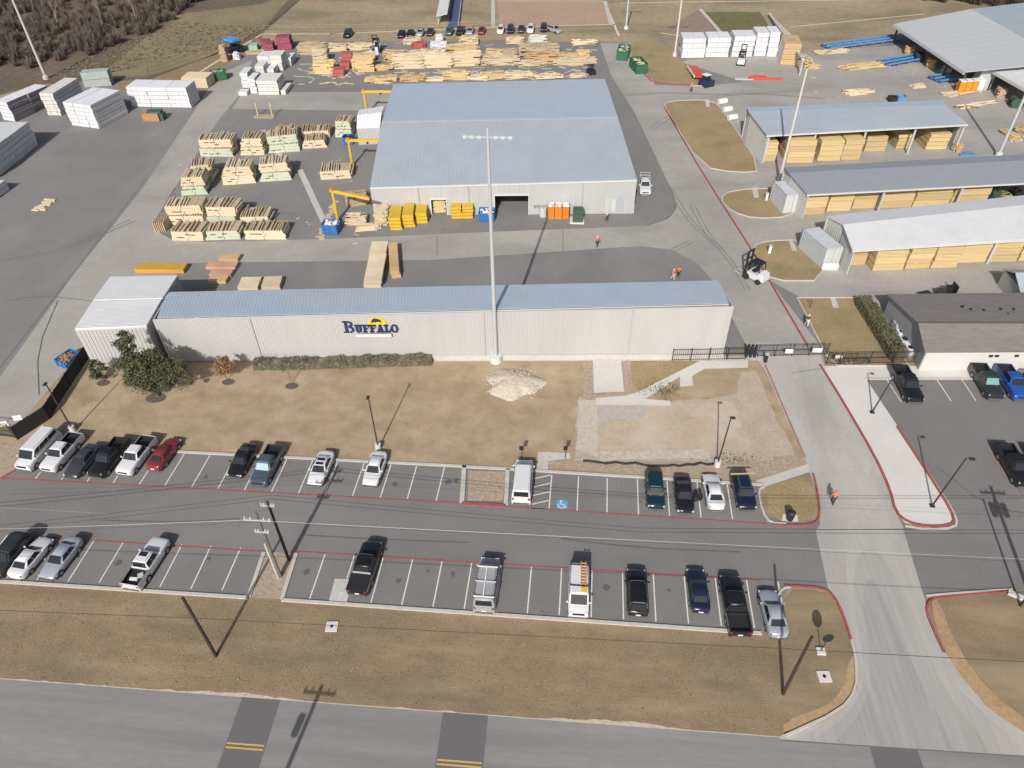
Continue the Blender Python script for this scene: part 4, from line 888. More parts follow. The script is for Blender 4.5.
# ------------------------------------------------------------------ trusses
def truss(a, b, h, depth, tint, label, single=False):
    A, L, rz = frame_of(a, b); t = thing('truss_stack', label, 'roof trusses', A, rz, 'truss stacks on the truss pad')
    m = truss_g if tint == 'g' else truss_c; L0 = L
    mb = MB(); nb = 3; hh = h / nb; cuts = []
    tl, tr_ = random.choice((0, .1, .25, .6)), random.choice((0, 0, .15, .5))
    for r in range(nb):
        dx = random.uniform(-.12, .12); xs = [0, L * random.uniform(.42, .56), L]
        for q in range(2):
            x0, x1 = xs[q] + dx + .04, xs[q + 1] + dx - .04
            a0 = tl * (r / nb if q == 0 else 0); a1 = tr_ * (r / nb if q == 1 else 0); z0, z1 = hh * (r + .02), hh * (r + .97); k0 = tl / nb if q == 0 else 0; k1 = tr_ / nb if q == 1 else 0
            mb.hexa([(x0 + a0, 0, z0), (x1 - a1, 0, z0), (x1 - a1, .12, z0), (x0 + a0, .12, z0)], [(x0 + a0 + k0, 0, z1), (x1 - a1 - k1, 0, z1), (x1 - a1 - k1, .12, z1), (x0 + a0 + k0, .12, z1)])
    mb.build('front_panel', m, t)
    for i in range(random.randint(2, 4)):
        mb = MB(); mb.box((L * (.15 + .7 * (i + random.random() * .6) / 4), -.015, h * random.choice((.36, .66)) + random.uniform(-.05, .05)), (L * .14, .05, .13)); mb.build('fork_slot', slot_m, t)
    mb = MB(); mb.box((L / 2 + (tl - tr_) / 2, depth / 2 + .1, h * .45), (L * .97 - tl - tr_, depth * .9, h * .86)); mb.build('core', truss_t, t)
    mb = MB(); n = int(L / .42); slump = random.random() < .4; L2 = L - tl - tr_
    for i in range(n):
        if random.random() < .12: continue
        x = tl + (i + .5) * L2 / n; sk = random.uniform(-.12, .12); top = h + random.uniform(-.05, .25); x += random.uniform(-.08, .08); d2 = depth * random.uniform(.62, 1.02)
        if slump and i > n * .6: q_ = (i - n * .6) / (n * .4); x += q_ * .5; top -= q_ * .5 * h; sk += .2
        mb.hexa([(x - .09, .14, h * .4), (x + .09, .14, h * .4), (x + .09 + sk, d2, h * .4), (x - .09 + sk, d2, h * .4)], [(x - .09, .14, top), (x + .09, .14, top), (x + .09 + sk, d2, top + .1), (x - .09 + sk, d2, top + .1)])
    mb.build('truss_rib', truss_t if random.random() < .7 else m, t)
    mb = MB()
    for s in (tl + .02, L - tr_ - .02): mb = MB(); mb.box((s, depth / 2 + .1, h * .45), (.1, depth * .86, h * .84)); mb.build('end_panel', m, t)
    return t
TR = [(201, 156.5, 235, 156.5, 2, 'gc', 'in the back row, far left'), (240, 155.5, 265, 155, 2, 'cc', 'second from the left in the back row'), (268, 153.5, 300, 151, 2, 'gg', 'third in the back row, front of its pair'), (272, 140.5, 297, 139, 1, 'c', 'third in the back row, rear of its pair'), (302, 149, 328, 147.5, 1, 'c', 'fourth in the back row, front of its pair'), (303, 139.5, 330, 138.5, 1, 'c', 'fourth in the back row, rear of its pair'), (335.5, 137.4, 354, 137.4, 2, 'gg', 'last in the back row, by the white annex'),
      (180.5, 195.5, 208, 194.7, 2, 'gc', 'in the middle row, far left'), (190, 184, 214, 182, 2, 'gc', 'in the middle row, behind the far left stack'), (223, 185.3, 257, 183, 2, 'cc', 'second in the middle row'), (260, 182, 293, 180, 2, 'gc', 'third in the middle row'), (320, 180, 351, 178.4, 1, 'c', 'last in the middle row, low and alone'),
      (173, 240.5, 205, 240.4, 1, 'c', 'in the front row, far left'), (168, 225, 206, 224, 2, 'cc', 'behind the far left one of the front row'), (206.5, 240.4, 242, 239.6, 1, 'g', 'second in the front row'), (208, 225.5, 240, 225, 2, 'gc', 'behind the second one of the front row'), (246, 239.6, 288, 239, 1, 'c', 'last in the front row'), (241, 226, 272, 225, 1, 'c', 'behind the last one of the front row')]
for (x0, y0, x1, y1, tiers, tint, pos) in TR:
    zz = 0
    for k in range(tiers):
        c = 'pale green' if tint[k] == 'g' else 'cream'
        hh = 1.5
        o = truss((x0 + k * 1.5, y0), (x1 - k * 1.0, y1), hh, 3.6, tint[k], (('lower ', 'upper ')[k] if tiers == 2 else '') + c + ' truss stack ' + pos)
        o.location.z = zz; zz += hh + .02; o.rotation_euler.z += random.uniform(-.05, .05); o.location.y += k * .25
t = thing('leaning_trusses', 'dark bundle of trusses leaning at the front left corner of the truss pad', 'roof trusses', G(158, 229), .1)
mb = MB()
for i in range(6): mb.box((i * .3, .6, .8), (.15, 3.2, 1.6), 0, 0)
mb.build('truss_rib', truss_t, t)
# wooden A-frame rack
t = thing('upright_rack', 'small wooden rack with two uprights behind the truss pad', 'rack', G(265, 117))
mb = MB(); mb.box((0, 0, .12), (4.2, 1.6, .16)); mb.build('base', lum4, t)
for x in (-1.5, 1.5): mb = MB(); mb.box((x, .3, 1.4), (.2, .2, 2.7)); mb.build('upright', lum2, t)
# ------------------------------------------------------------------ vehicles (nose towards -Y, origin under the middle)
PAINT = {}
def paint(name, col, metal=.0, rough=.28):
    return mat('paint_' + name, col, rough, .03, 1.5, metal=metal, coat=.4)
white_c = paint('white', (.60, .605, .61)); black_c = paint('black', (.012, .012, .014)); gray_c = paint('dark_gray', (.07, .075, .085), .4)
slate_c = paint('slate_blue', (.10, .13, .17), .4); silver_c = paint('silver', (.33, .36, .39), .15); red_c = paint('red', (.19, .025, .03)); navy_c = paint('navy', (.014, .02, .05), .2)
teal_c = paint('teal', (.010, .032, .045), .1); blue_c = paint('blue', (.025, .10, .40), .2); olive_c = paint('charcoal', (.035, .038, .04), .2); vgray_c = paint('van_gray', (.30, .31, .315), .0, .4)
KIND = {
    # L, W, stations (y, half width, top), cabin: belt z, roof z, y0 windshield foot, y1 windshield head, y2 roof end, y3 rear foot, roof half width
    'sedan': (4.75, 1.84, [(-2.38, .42, .55), (-2.33, .60, .66), (-2.2, .74, .72), (-1.9, .85, .80), (-1.0, .91, .93), (1.3, .92, .99), (1.9, .87, 1.0), (2.2, .78, .96), (2.33, .66, .88), (2.38, .5, .68)], .93, 1.44, -1.05, -.30, 1.0, 1.75, .60, 1.42),
    'suv': (4.75, 1.92, [(-2.38, .5, .66), (-2.33, .68, .82), (-2.2, .82, .9), (-1.9, .91, .98), (-1.05, .95, 1.06), (2.0, .95, 1.08), (2.25, .88, 1.06), (2.36, .76, .98), (2.38, .7, .8)], 1.04, 1.72, -1.1, -.45, 1.85, 2.25, .68, 1.42),
    'pickup': (5.75, 2.0, [(-2.88, .66, .78), (-2.82, .82, .98), (-2.68, .91, 1.04), (-2.4, .97, 1.10), (-1.25, .98, 1.16), (.98, .98, 1.16), (1.0, .97, .74), (2.8, .96, .74), (2.86, .95, .7)], 1.14, 1.86, -1.3, -.65, .75, .98, .70, 1.75),
    'van': (5.6, 2.02, [(-2.8, .78, .75), (-2.72, .9, 1.02), (-2.3, .97, 1.14), (-1.95, .99, 1.2), (2.7, .99, 1.22), (2.8, .95, 1.2)], 1.18, 2.1, -2.0, -1.2, 2.6, 2.74, .86, 1.75),
}
MESHES = {}
def cabin_pt(k, u, v, side):
    pass
def vehicle_meshes(kind):
    if kind in MESHES: return MESHES[kind]
    L, Wd, st, zb, zr_, y0, y1, y2, y3, hw, wb = KIND[kind]; out = {}
    mb = MB()
    def sec(y, w_, zt, lo=.24):
        P = [(-w_ * .9, y, lo), (-w_, y, lo + .2), (-w_, y, zt - .24), (-w_ * .95, y, zt - .07), (-w_ * .82, y, zt)]
        return P + [(0, y, zt + .035)] + [(-x, yy, z) for x, yy, z in reversed(P)]
    mb.loft([sec(*q) for q in st])
    hb = Wd / 2 - .05
    base = [(-hb * .93, y0, zb - .05), (hb * .93, y0, zb - .05), (hb * .96, y3, zb - .05), (-hb * .96, y3, zb - .05)]
    top = [(-hw, y1, zr_), (hw, y1, zr_), (hw, y2, zr_ - .02), (-hw, y2, zr_ - .02)]
    bm = bmesh.new(); vb = [bm.verts.new(p) for p in base]; vt = [bm.verts.new(p) for p in top]
    for q in ((0, 1, 5, 4), (1, 2, 6, 5), (2, 3, 7, 6), (3, 0, 4, 7), (4, 5, 6, 7)):
        bm.faces.new([(vb + vt)[i] for i in q])
    bmesh.ops.recalc_face_normals(bm, faces=bm.faces[:])
    bmesh.ops.bevel(bm, geom=[e for e in bm.edges if all(v.co.z > zb for v in e.verts) or (e.verts[0].co.z > zb) != (e.verts[1].co.z > zb)], offset=.14, segments=3, affect='EDGES')
    k = len(mb.v); bm.verts.index_update(); mb.v += [tuple(v.co) for v in bm.verts]
    for f in bm.faces: mb.f.append(tuple(k + v.index for v in f.verts)); mb.mi.append(0)
    bm.free()
    if kind == 'pickup':
        for s in (-1, 1): mb.box((s * .90, 1.92, .93), (.14, 1.84, .46))
        mb.box((0, 1.03, .93), (1.75, .08, .46))
    out['body'] = mb.mesh('body', [black_p], smooth=True)
    mm = out['body']
    try: mm.set_sharp_from_angle(angle=math.radians(38))
    except Exception: pass
    B = [Vector(p) for p in base]; T = [Vector(p) for p in top]
    def pane(a, b, ta, tb, u0, u1, v0, v1, off=.02):
        def pt(u, v): return (a.lerp(b, u)).lerp(ta.lerp(tb, u), v)
        n = (b - a).cross(ta - a).normalized()
        mid = (a + b + ta + tb) / 4; cen = Vector((0, (y0 + y3) / 2, zb + .2))
        if n.dot(mid - cen) < 0: n = -n
        q = [pt(u0, v0), pt(u1, v0), pt(u1, v1), pt(u0, v1)]
        return [p + n * off for p in q], [p - n * .03 for p in q]
    mb = MB(); o_, i_ = pane(B[0], B[1], T[0], T[1], .07, .93, .14, .90); mb.hexa(i_, o_); out['windshield'] = mb.mesh('windshield', [glass])
    mb = MB(); o_, i_ = pane(B[3], B[2], T[3], T[2], .09, .91, .24, .86); mb.hexa(i_, o_); out['rear_window'] = mb.mesh('rear_window', [glass])
    splits = {'sedan': ((.14, .50), (.53, .84)), 'suv': ((.12, .42), (.45, .70), (.73, .93)), 'pickup': ((.16, .55), (.58, .93)), 'van': ((.10, .26), (.29, .6), (.63, .93))}[kind]
    for s in (0, 1):
        mb = MB()
        for u0, u1 in splits:
            a, b, ta, tb = (B[0], B[3], T[0], T[3]) if s == 0 else (B[1], B[2], T[1], T[2])
            o_, i_ = pane(a, b, ta, tb, u0, u1, .2 if kind != 'van' else .35, .86); mb.hexa(i_, o_)
        out['side_window%d' % s] = mb.mesh('side_window', [glass])
    r = .34 if kind in ('sedan',) else .39
    mb = MB(); mb.tube((-.12, 0, 0), (.12, 0, 0), r, n=16); out['wheel'] = mb.mesh('wheel', [rubber])
    mb = MB(); mb.tube((-.128, 0, 0), (.128, 0, 0), r * .62, n=14); out['rim'] = mb.mesh('rim', [rim_m])
    out['wheels'] = [(s * (Wd / 2 - .12), y, r) for s in (-1, 1) for y in (-L / 2 + .95, -L / 2 + .95 + wb * 1.9 + (.05 if kind != 'sedan' else 0))]
    hz = st[2][2] - .14
    mb = MB(); mb.box((0, 0, 0), (.38, .14, .15)); out['headlight'] = mb.mesh('headlight', [lampw])
    mb = MB(); mb.box((0, 0, 0), (.22, .06, .24 if kind != 'sedan' else .14)); out['taillight'] = mb.mesh('taillight', [lampr])
    mb = MB(); mb.box((0, 0, 0), (.2, .1, .15)); out['mirror'] = mb.mesh('mirror', [black_p])
    mb = MB(); mb.box((0, 0, 0), (Wd * .55, .1, .2)); out['grille'] = mb.mesh('grille', [black_p])
    mb = MB(); mb.box((0, 0, 0), (.42, .06, .14)); out['plate'] = mb.mesh('number_plate', [white_p])
    mb = MB(); mb.box((0, 0, 0), (Wd * .8, .14, .2)); out['bumper'] = mb.mesh('bumper', [mat('bumper_grey', (.10, .10, .105), .5)])
    mb = MB(); mb.tube((-.02, 0, 0), (.02, 0, 0), r * 1.18, n=16); out['wheel_arch'] = mb.mesh('wheel_arch', [black_p])
    mb = MB(); mb.box((0, 0, 0), (.012, .025, .55)); out['door_seam'] = mb.mesh('door_seam', [black_p])
    out['lp'] = [('headlight', (s * Wd * .33, -L / 2 + .16, hz)) for s in (-1, 1)]
    tz = {'sedan': .80, 'suv': .9, 'pickup': .95, 'van': 1.05}[kind]
    out['lp'] += [('taillight', (s * Wd * (.40 if kind in ('pickup', 'van') else .36), L / 2 - (.005 if kind in ('pickup', 'van') else .10), tz if kind != 'pickup' else .95)) for s in (-1, 1)]
    out['lp'] += [('mirror', (s * (Wd / 2 + .06), y0 + .35, zb + .12)) for s in (-1, 1)] + [('grille', (0, -L / 2 + .03, hz - .1)), ('plate', (0, L / 2 + .0, .62))]
    out['lp'] += [('bumper', (0, s * (L / 2 - .01), .42)) for s in (-1, 1)] + [('wheel_arch', (math.copysign(Wd / 2 - .055, x), y, z_)) for x, y, z_ in out['wheels']]
    out['lp'] += [('door_seam', (s * (Wd / 2 - .035), y0 + q, .72)) for s in (-1, 1) for q in ((.35, 1.35, 2.2) if kind != 'van' else (.3, 1.4))]
    if kind == 'pickup':
        mb = MB(); mb.box((0, 1.92, .775), (1.64, 1.70, .03)); mb.box((-.812, 1.92, .98), (.03, 1.70, .37)); mb.box((.812, 1.92, .98), (.03, 1.70, .37)); mb.box((0, 1.085, .98), (1.60, .03, .37)); mb.box((0, 2.775, .97), (1.60, .03, .35)); mb.box((-.90, 1.92, 1.164), (.09, 1.78, .012)); mb.box((.90, 1.92, 1.164), (.09, 1.78, .012)); out['bed_liner'] = mb.mesh('bed_liner', [black_p])
        mb = MB(); mb.box((0, 2.84, .93), (1.9, .09, .46)); out['tailgate'] = mb.mesh('tailgate', [black_p])
    MESHES[kind] = out
    return out
def vehicle(name, kind, pos, rz, pnt, label, cat, group=None, lscale=1.0, simple=False, rims=True):
    me = vehicle_meshes(kind); t = thing(name, label, cat, pos, rz, group)
    t.scale = (1 if lscale == 1 else .5 + lscale / 2, lscale, 1 if lscale == 1 else .5 + lscale / 2)
    def add(nm, mesh, par, loc=None, m=None):
        o = bpy.data.objects.new(nm, mesh); C.objects.link(o); o.parent = par
        if loc: o.location = loc
        if m: o.material_slots[0].link = 'OBJECT'; o.material_slots[0].material = m
        return o
    add('body', me['body'], t, None, pnt)
    for k_ in ('windshield', 'rear_window'): add(k_, me[k_], t)
    for s in (0, 1): add('side_window', me['side_window%d' % s], t)
    for loc in me['wheels']:
        wv = add('wheel', me['wheel'], t, loc)
        if rims and not simple: add('rim', me['rim'], wv)
    for k_, loc in me['lp']:
        if simple and k_ in ('mirror', 'plate', 'grille', 'bumper', 'wheel_arch', 'door_seam'): continue
        add(k_ if k_ != 'plate' else 'number_plate', me[k_], t, loc, pnt if k_ == 'mirror' else None)
    if kind == 'pickup':
        add('bed_liner', me['bed_liner'], t); add('tailgate', me['tailgate'], t, None, pnt)
    return t
def park(name, kind, px, py, face, pnt, label, cat, group=None, yaw=0.0, ls=1.0, **kw):
    """px, py: the survey point under the bumper nearest the camera"""
    ls *= {'sedan': .94, 'suv': .91, 'pickup': .89, 'van': .93}[kind]; p = G(px, py); L = KIND[kind][0] * ls; rz = (0 if face == 'S' else PI) + yaw
    c = p + Matrix.Rotation(yaw, 3, 'Z') @ Vector((0, L / 2, 0))
    return vehicle(name, kind, c, rz, pnt, label, cat, group, ls, **kw)
up_ = 'vehicles parked along the lawn'; lo = 'vehicles parked along the verge'
ya = -.1
park('passenger_van', 'van', 25, 473, 'S', white_c, 'white passenger van at the left end of the row along the lawn', 'van', up_, ya)
park('pickup_truck', 'pickup', 49, 474.5, 'S', white_c, 'white pickup between the white van and the dark gray sedan', 'pickup', up_, ya)
park('sedan', 'sedan', 71.5, 480.5, 'S', gray_c, 'dark gray sedan between the white pickup and the black one', 'car', up_, ya)
park('pickup_truck', 'pickup', 97, 480, 'S', black_c, 'black pickup with a covered bed between two lighter vehicles', 'pickup', up_, ya)
t = park('pickup_truck', 'pickup', 125, 478, 'S', white_c, 'white crew-cab pickup with a load in its bed, left of the red car', 'pickup', up_, ya)
park('sedan', 'sedan', 154.5, 473, 'N', red_c, 'red car parked beside the white crew-cab pickup', 'car', up_, ya)
park('sedan', 'sedan', 235, 480, 'S', black_c, 'black sedan next to the slate pickup', 'car', up_, ya * .6)
t = park('pickup_truck', 'pickup', 259, 488.5, 'S', slate_c, 'slate blue pickup with a light sunshade in its windshield', 'pickup', up_, ya * .6)
for ch in t.children:
    if ch.name.startswith('windshield'):
        ch.material_slots[0].link = 'OBJECT'; ch.material_slots[0].material = mat('pale_sunshade', (.25, .38, .42), .4)
t9 = park('sedan', 'sedan', 315, 488.5, 'S', white_c, 'white car with two dark sunroof panels', 'car', up_, -.05)
for y in (-.05, .55):
    mb = MB(); mb.box((0, y, 1.435), (.82, .36, .03)); mb.build('sunroof', glass, t9)
park('sedan', 'sedan', 370, 489, 'S', white_c, 'white sedan right under the lamp post on the lawn edge', 'car', up_, -.04)
t = park('delivery_van', 'van', 521, 506, 'N', white_c, 'white delivery van backed beside the hatched bay', 'van', up_, .0)
park('sport_utility', 'suv', 655.5, 512, 'S', teal_c, 'dark teal SUV at the left end of the group of four', 'car', up_, .0)
t = park('sedan', 'sedan', 685, 516, 'S', black_c, 'black car with its driver door open', 'car', up_, .0)
mb = MB(); mb.hexa([(0, 0, .3), (1.0, 0, .3), (1.0, .07, .3), (0, .07, .3)], [(0, 0, 1.0), (1.0, 0, 1.0), (.9, .07, 1.35), (.15, .07, 1.35)])
d = mb.build('open_door', black_c, t, (.88, -.75, 0)); d.rotation_euler = (0, 0, .35)
park('sedan', 'sedan', 716, 513, 'N', white_c, 'white sedan between the open-door car and the navy SUV', 'car', up_, .03)
t = park('sport_utility', 'suv', 747, 513, 'S', navy_c, 'navy SUV with a roof rack at the right end beside the island', 'car', up_, .06)
for x in (-.55, .55): mb = MB(); mb.box((x, .7, 1.76), (.06, 2.0, .06)); mb.build('roof_rail', chrome, t)
mb = MB(); mb.box((0, 1.5, 1.8), (2.5, .14, .08), .05); mb.build('roof_load', mat('straw_wood', (.45, .36, .2), .8), t)
# lower row
park('sport_utility', 'suv', -5, 580, 'S', olive_c, 'dark SUV cut by the left edge of the photo', 'car', lo, -.12, 1.08)
park('sedan', 'sedan', 17, 581.5, 'N', white_c, 'white car next to the dark SUV at the left edge', 'car', lo, -.12)
park('sedan', 'sedan', 48, 582, 'S', silver_c, 'silver-blue sedan beside the white car at the left', 'car', lo, -.12)
t = park('pickup_truck', 'pickup', 133, 592, 'N', white_c, 'white pickup with tools in its black bed, alone in the lower left row', 'pickup', lo, -.1, 1.03)
mb = MB(); mb.box((.1, 2.0, .86), (.75, .3, .14), .1); mb.build('tool_box', white_p, t); mb = MB(); mb.box((-.3, 1.5, .85), (.5, .5, .12), .6); mb.build('tool_tray', acm, t)
mb = MB(); mb.box((0, -.2, 1.865), (.8, .5, .03)); mb.build('sunroof', glass, t)
t = park('pickup_truck', 'pickup', 358, 597.5, 'N', black_c, 'black pickup with a covered bed right of the gravel island', 'pickup', lo, -.05, 1.05)
mb = MB(); mb.box((0, 1.95, 1.17), (1.88, 1.8, .05)); mb.build('bed_cover', black_p, t); mb = MB(); mb.box((0, 1.0, 1.24), (1.7, .1, .1)); mb.build('cab_rail', mat('pale_bar', (.5, .5, .5), .4), t)
t = park('cargo_van', 'van', 484, 615, 'N', vgray_c, 'silver-gray cargo van with white roof bars', 'van', lo, -.01, 1.0)
for y in (-.9, .7, 2.3): mb = MB(); mb.box((0, y, 2.2), (1.85, .1, .07)); mb.build('roof_bar', white_p, t)
mb = MB(); mb.box((.05, .7, 2.25), (.1, 3.3, .05)); mb.build('roof_pipe', white_p, t)
t = park('service_van', 'van', 578, 620, 'S', white_c, 'white service van with an orange ladder on its roof', 'van', lo, .0, .9)
mb = MB()
for x in (.15, .6): mb.box((x, 1.0, 2.25), (.07, 3.2, .07))
for i in range(9): mb.box((.375, -.5 + i * .36, 2.26), (.45, .07, .06))
mb.build('ladder', mat('orange_ladder', (.60, .22, .03), .6), t)
for y in (-.3, 2.2): mb = MB(); mb.box((0, y, 2.16), (1.8, .08, .08)); mb.build('roof_bar', black_p, t)
mb = MB(); mb.box((.45, -.7, 2.17), (.5, .6, .06)); mb.build('roof_panel', mat('yellow_tray', (.6, .4, .05), .6), t)
park('sport_utility', 'suv', 637.5, 619, 'N', black_c, 'glossy black SUV alone between empty bays in the lower row', 'car', lo, .0, 1.04)
t = park('sedan', 'sedan', 700, 616, 'N', navy_c, 'dark navy sedan left of the long black pickup', 'car', lo, .01, .97)
park('pickup_truck', 'pickup', 739, 639, 'N', black_c, 'long black pickup right of the navy sedan', 'pickup', lo, .03, 1.08)
park('sedan', 'sedan', 778, 641, 'N', silver_c, 'silver sedan beside the entry island', 'car', lo, .05, 1.0)
# east lot
t = park('pickup_truck', 'pickup', 914, 405.5, 'S', black_c, 'black pickup nose-out beside the front walk of the office', 'pickup', 'vehicles parked by the office', .03, 1.12)
t = park('pickup_truck', 'pickup', 994, 402, 'S', olive_c, 'charcoal pickup with a green sunshade, left of the blue pickup', 'pickup', 'vehicles parked by the office', .0, 1.08)
for ch in t.children:
    if ch.name.startswith('windshield'): ch.material_slots[0].link = 'OBJECT'; ch.material_slots[0].material = shade_m
park('pickup_truck', 'pickup', 1020, 403, 'S', blue_c, 'bright blue pickup beside the charcoal one', 'pickup', 'vehicles parked by the office', .0, 1.08)
park('sport_utility', 'suv', 1044, 403, 'S', black_c, 'dark car cut by the right edge beside the blue pickup', 'car', 'vehicles parked by the office', .0)
t = park('pickup_truck', 'pickup', 1024, 490, 'S', black_c, 'black pickup at the right edge in the lower bays of the east lot', 'pickup', 'vehicles parked by the office', .02, 1.05)
park('pickup_truck', 'pickup', 1055, 490, 'S', olive_c, 'dark pickup mostly outside the right edge of the photo', 'pickup', 'vehicles parked by the office', .02)
# service truck beside the production building
t = park('service_truck', 'pickup', 645, 197, 'S', white_c, 'white service truck with a ladder rack beside the production building', 'truck', None, -.02, 1.05)
mb = MB()
for x in (-.8, .8): mb.box((x, 1.0, 1.95), (.08, 3.4, .08)); mb.box((x, 2.5, 1.4), (.08, .08, 1.1)); mb.box((x, -.4, 1.9), (.08, .08, .1))
for y in (-.4, .5, 1.5, 2.5): mb.box((0, y, 1.97), (1.7, .08, .08))
mb.build('ladder_rack', steel, t)
# far row
fr_ = 'cars parked beyond the lumber rows'
far = [(346, 39, 'suv', black_c, 'lone black car at the left of the far row'), (400, 39, 'sedan', black_c, 'left one of the black pair in the far row'), (409, 38.5, 'sedan', black_c, 'right one of the black pair in the far row'), (419, 37.5, 'sedan', silver_c, 'light gray far car right of the black pair'), (429, 37, 'sedan', olive_c, 'dark far car left of the blue strip path'), (448, 36.5, 'suv', slate_c, 'slate far SUV right of the blue strip path'), (459, 36.5, 'pickup', black_c, 'black far pickup with an orange load'), (469, 36, 'sedan', silver_c, 'silver far car right of the orange load'), (480.5, 35.5, 'sedan', red_c, 'dark red-brown far car standing apart'), (500, 35, 'suv', white_c, 'white far car, left one of two white cars'), (510, 34.5, 'suv', navy_c, 'dark far car between the white cars'), (520.5, 34, 'sedan', gray_c, 'small gray far car'), (530, 34, 'suv', white_c, 'white far car, right one of two white cars'), (543.5, 33, 'suv', black_c, 'black far SUV left of the slanted car'), (560, 34, 'suv', silver_c, 'silver-blue far car parked at a slant')]
for i, (px, py, k_, pn, lab) in enumerate(far):
    c = {'suv': 'car', 'sedan': 'car', 'pickup': 'pickup'}[k_]
    t = park({'suv': 'sport_utility', 'sedan': 'sedan', 'pickup': 'pickup_truck'}[k_], k_, px, py, 'S', pn, lab, c, fr_, (.0 if i < 14 else .75) + random.uniform(-.04, .04), 1.0, simple=True)
    if 'orange load' in lab: mb = MB(); mb.box((0, 1.9, 1.15), (1.3, 1.4, .6)); mb.build('load', orange_d, t)

# ------------------------------------------------------------------ people
def skin_mesh(name, verts, edges, radii, m, sub=1):
    me = bpy.data.meshes.new(name); me.from_pydata(verts, edges, []); o = bpy.data.objects.new(name, me); C.objects.link(o)
    md = o.modifiers.new('skin', 'SKIN'); md.use_smooth_shade = True
    if not me.skin_vertices: me.attributes.new('skin_tmp', 'FLOAT', 'POINT')
    for i, r in enumerate(radii):
        me.skin_vertices[0].data[i].radius = (r, r)
    me.skin_vertices[0].data[0].use_root = True
    if sub: s2 = o.modifiers.new('sub', 'SUBSURF'); s2.levels = s2.render_levels = sub
    dg = bpy.context.evaluated_depsgraph_get(); out = bpy.data.meshes.new_from_object(o.evaluated_get(dg))
    out.materials.clear(); out.materials.append(m); out.name = name
    bpy.data.objects.remove(o); return out
BODY = {}
def person_meshes(pose):
    if pose in BODY: return BODY[pose]
    st = .22 if pose == 'walk' else .04
    J = {'pel': (0, 0, .95), 'wst': (0, 0, 1.1), 'chs': (0, -.01, 1.32), 'nck': (0, 0, 1.5), 'hd1': (0, -.02, 1.6), 'hd2': (0, -.02, 1.73)}
    V = [J[k] for k in ('pel', 'wst', 'chs', 'nck', 'hd1', 'hd2')]; E_ = [(0, 1), (1, 2), (2, 3), (3, 4), (4, 5)]; R_ = [.15, .135, .165, .065, .10, .085]
    legs, arms = [], []
    for s in (-1, 1):
        n = len(V); f_ = st * s
        V += [(s * .1, 0, .88), (s * .11, -f_ * .45 - .02, .5), (s * .11, f_ * -1 + .05 * (1 if pose == 'walk' else 0), .09), (s * .12, -f_ - .15, .04)]
        E_ += [(0, n), (n, n + 1), (n + 1, n + 2), (n + 2, n + 3)]; R_ += [.10, .065, .045, .04]; legs.append(n)
        n = len(V)
        V += [(s * .2, 0, 1.43), (s * .27, f_ * .4 + .02, 1.16), (s * .29, f_ - .08, .93), (s * .295, f_ * 1.1 - .1, .84)]
        E_ += [(2, n), (n, n + 1), (n + 1, n + 2), (n + 2, n + 3)]; R_ += [.065, .048, .034, .032]; arms.append(n)
        pal = n + 3; px, py, pz = V[pal]
        for q in range(4):
            y = py - .045 + q * .028; l_ = (.075, .09, .085, .065)[q]; k = len(V)
            V.extend([(px + s * .0, y, pz - .045), (px - s * .01, y - .005, pz - .045 - l_ * .55), (px - s * .03, y - .01, pz - .045 - l_)]); E_ += [(pal, k), (k, k + 1), (k + 1, k + 2)]; R_ += [.009, .009, .007]
        k = len(V); V.extend([(px - s * .02, py - .06, pz - .02), (px - s * .035, py - .075, pz - .07)]); E_ += [(pal, k), (k, k + 1)]; R_ += [.011, .008]
    # face: nose and ears stand out from the head
    k = len(V); V += [(0, -.13, 1.63)]; E_.append((4, k)); R_.append(.014)
    for s in (-1, 1): k = len(V); V.append((s * .105, -.01, 1.64)); E_.append((4, k)); R_.append(.018)
    out = {'body': skin_mesh('body', V, E_, R_, skin)}
    tr = [V[0]]; te = []; rr = [.175]
    for n in legs:
        a = len(tr); tr += [V[n], V[n + 1], V[n + 2]]; te += [(0, a), (a, a + 1), (a + 1, a + 2)]; rr += [.118, .09, .075]
    out['trousers'] = skin_mesh('trousers', tr, te, rr, cloth_d)
    tv = [V[1], V[2], (0, 0, 1.44)]; te = [(0, 1), (1, 2)]; rr = [.17, .195, .12]
    for n in arms:
        a = len(tv); tv += [V[n], Vector(V[n]).lerp(Vector(V[n + 1]), .7)]; te += [(1, a), (a, a + 1)]; rr += [.085, .07]
    tv = [tuple(v) for v in tv]
    out['jacket'] = skin_mesh('jacket', tv, te, rr, vest)
    mb = MB(); n = 10
    secs = []
    for z, r in ((1.67, .15), (1.69, .125), (1.76, .115), (1.82, .07)): secs.append([(r * math.cos(2 * PI * i / n), -.02 + r * 1.1 * math.sin(2 * PI * i / n), z) for i in range(n)])
    mb.loft(secs); out['hard_hat'] = mb.mesh('hard_hat', [hat_m], smooth=True)
    mb = MB()
    for s in (-1, 1): mb.box((s * .12, -.04 - st * s - .02, .035), (.1, .27, .07))
    out['boots'] = mb.mesh('boots', [black_p])
    mb = MB()
    for s in (-1, 1): mb.box((s * .038, -.118, 1.655), (.03, .012, .014))
    out['eyes'] = mb.mesh('eyes', [black_p])
    mb = MB(); mb.box((0, -.116, 1.575), (.05, .012, .012)); out['mouth'] = mb.mesh('mouth', [wrapr])
    BODY[pose] = out; return out
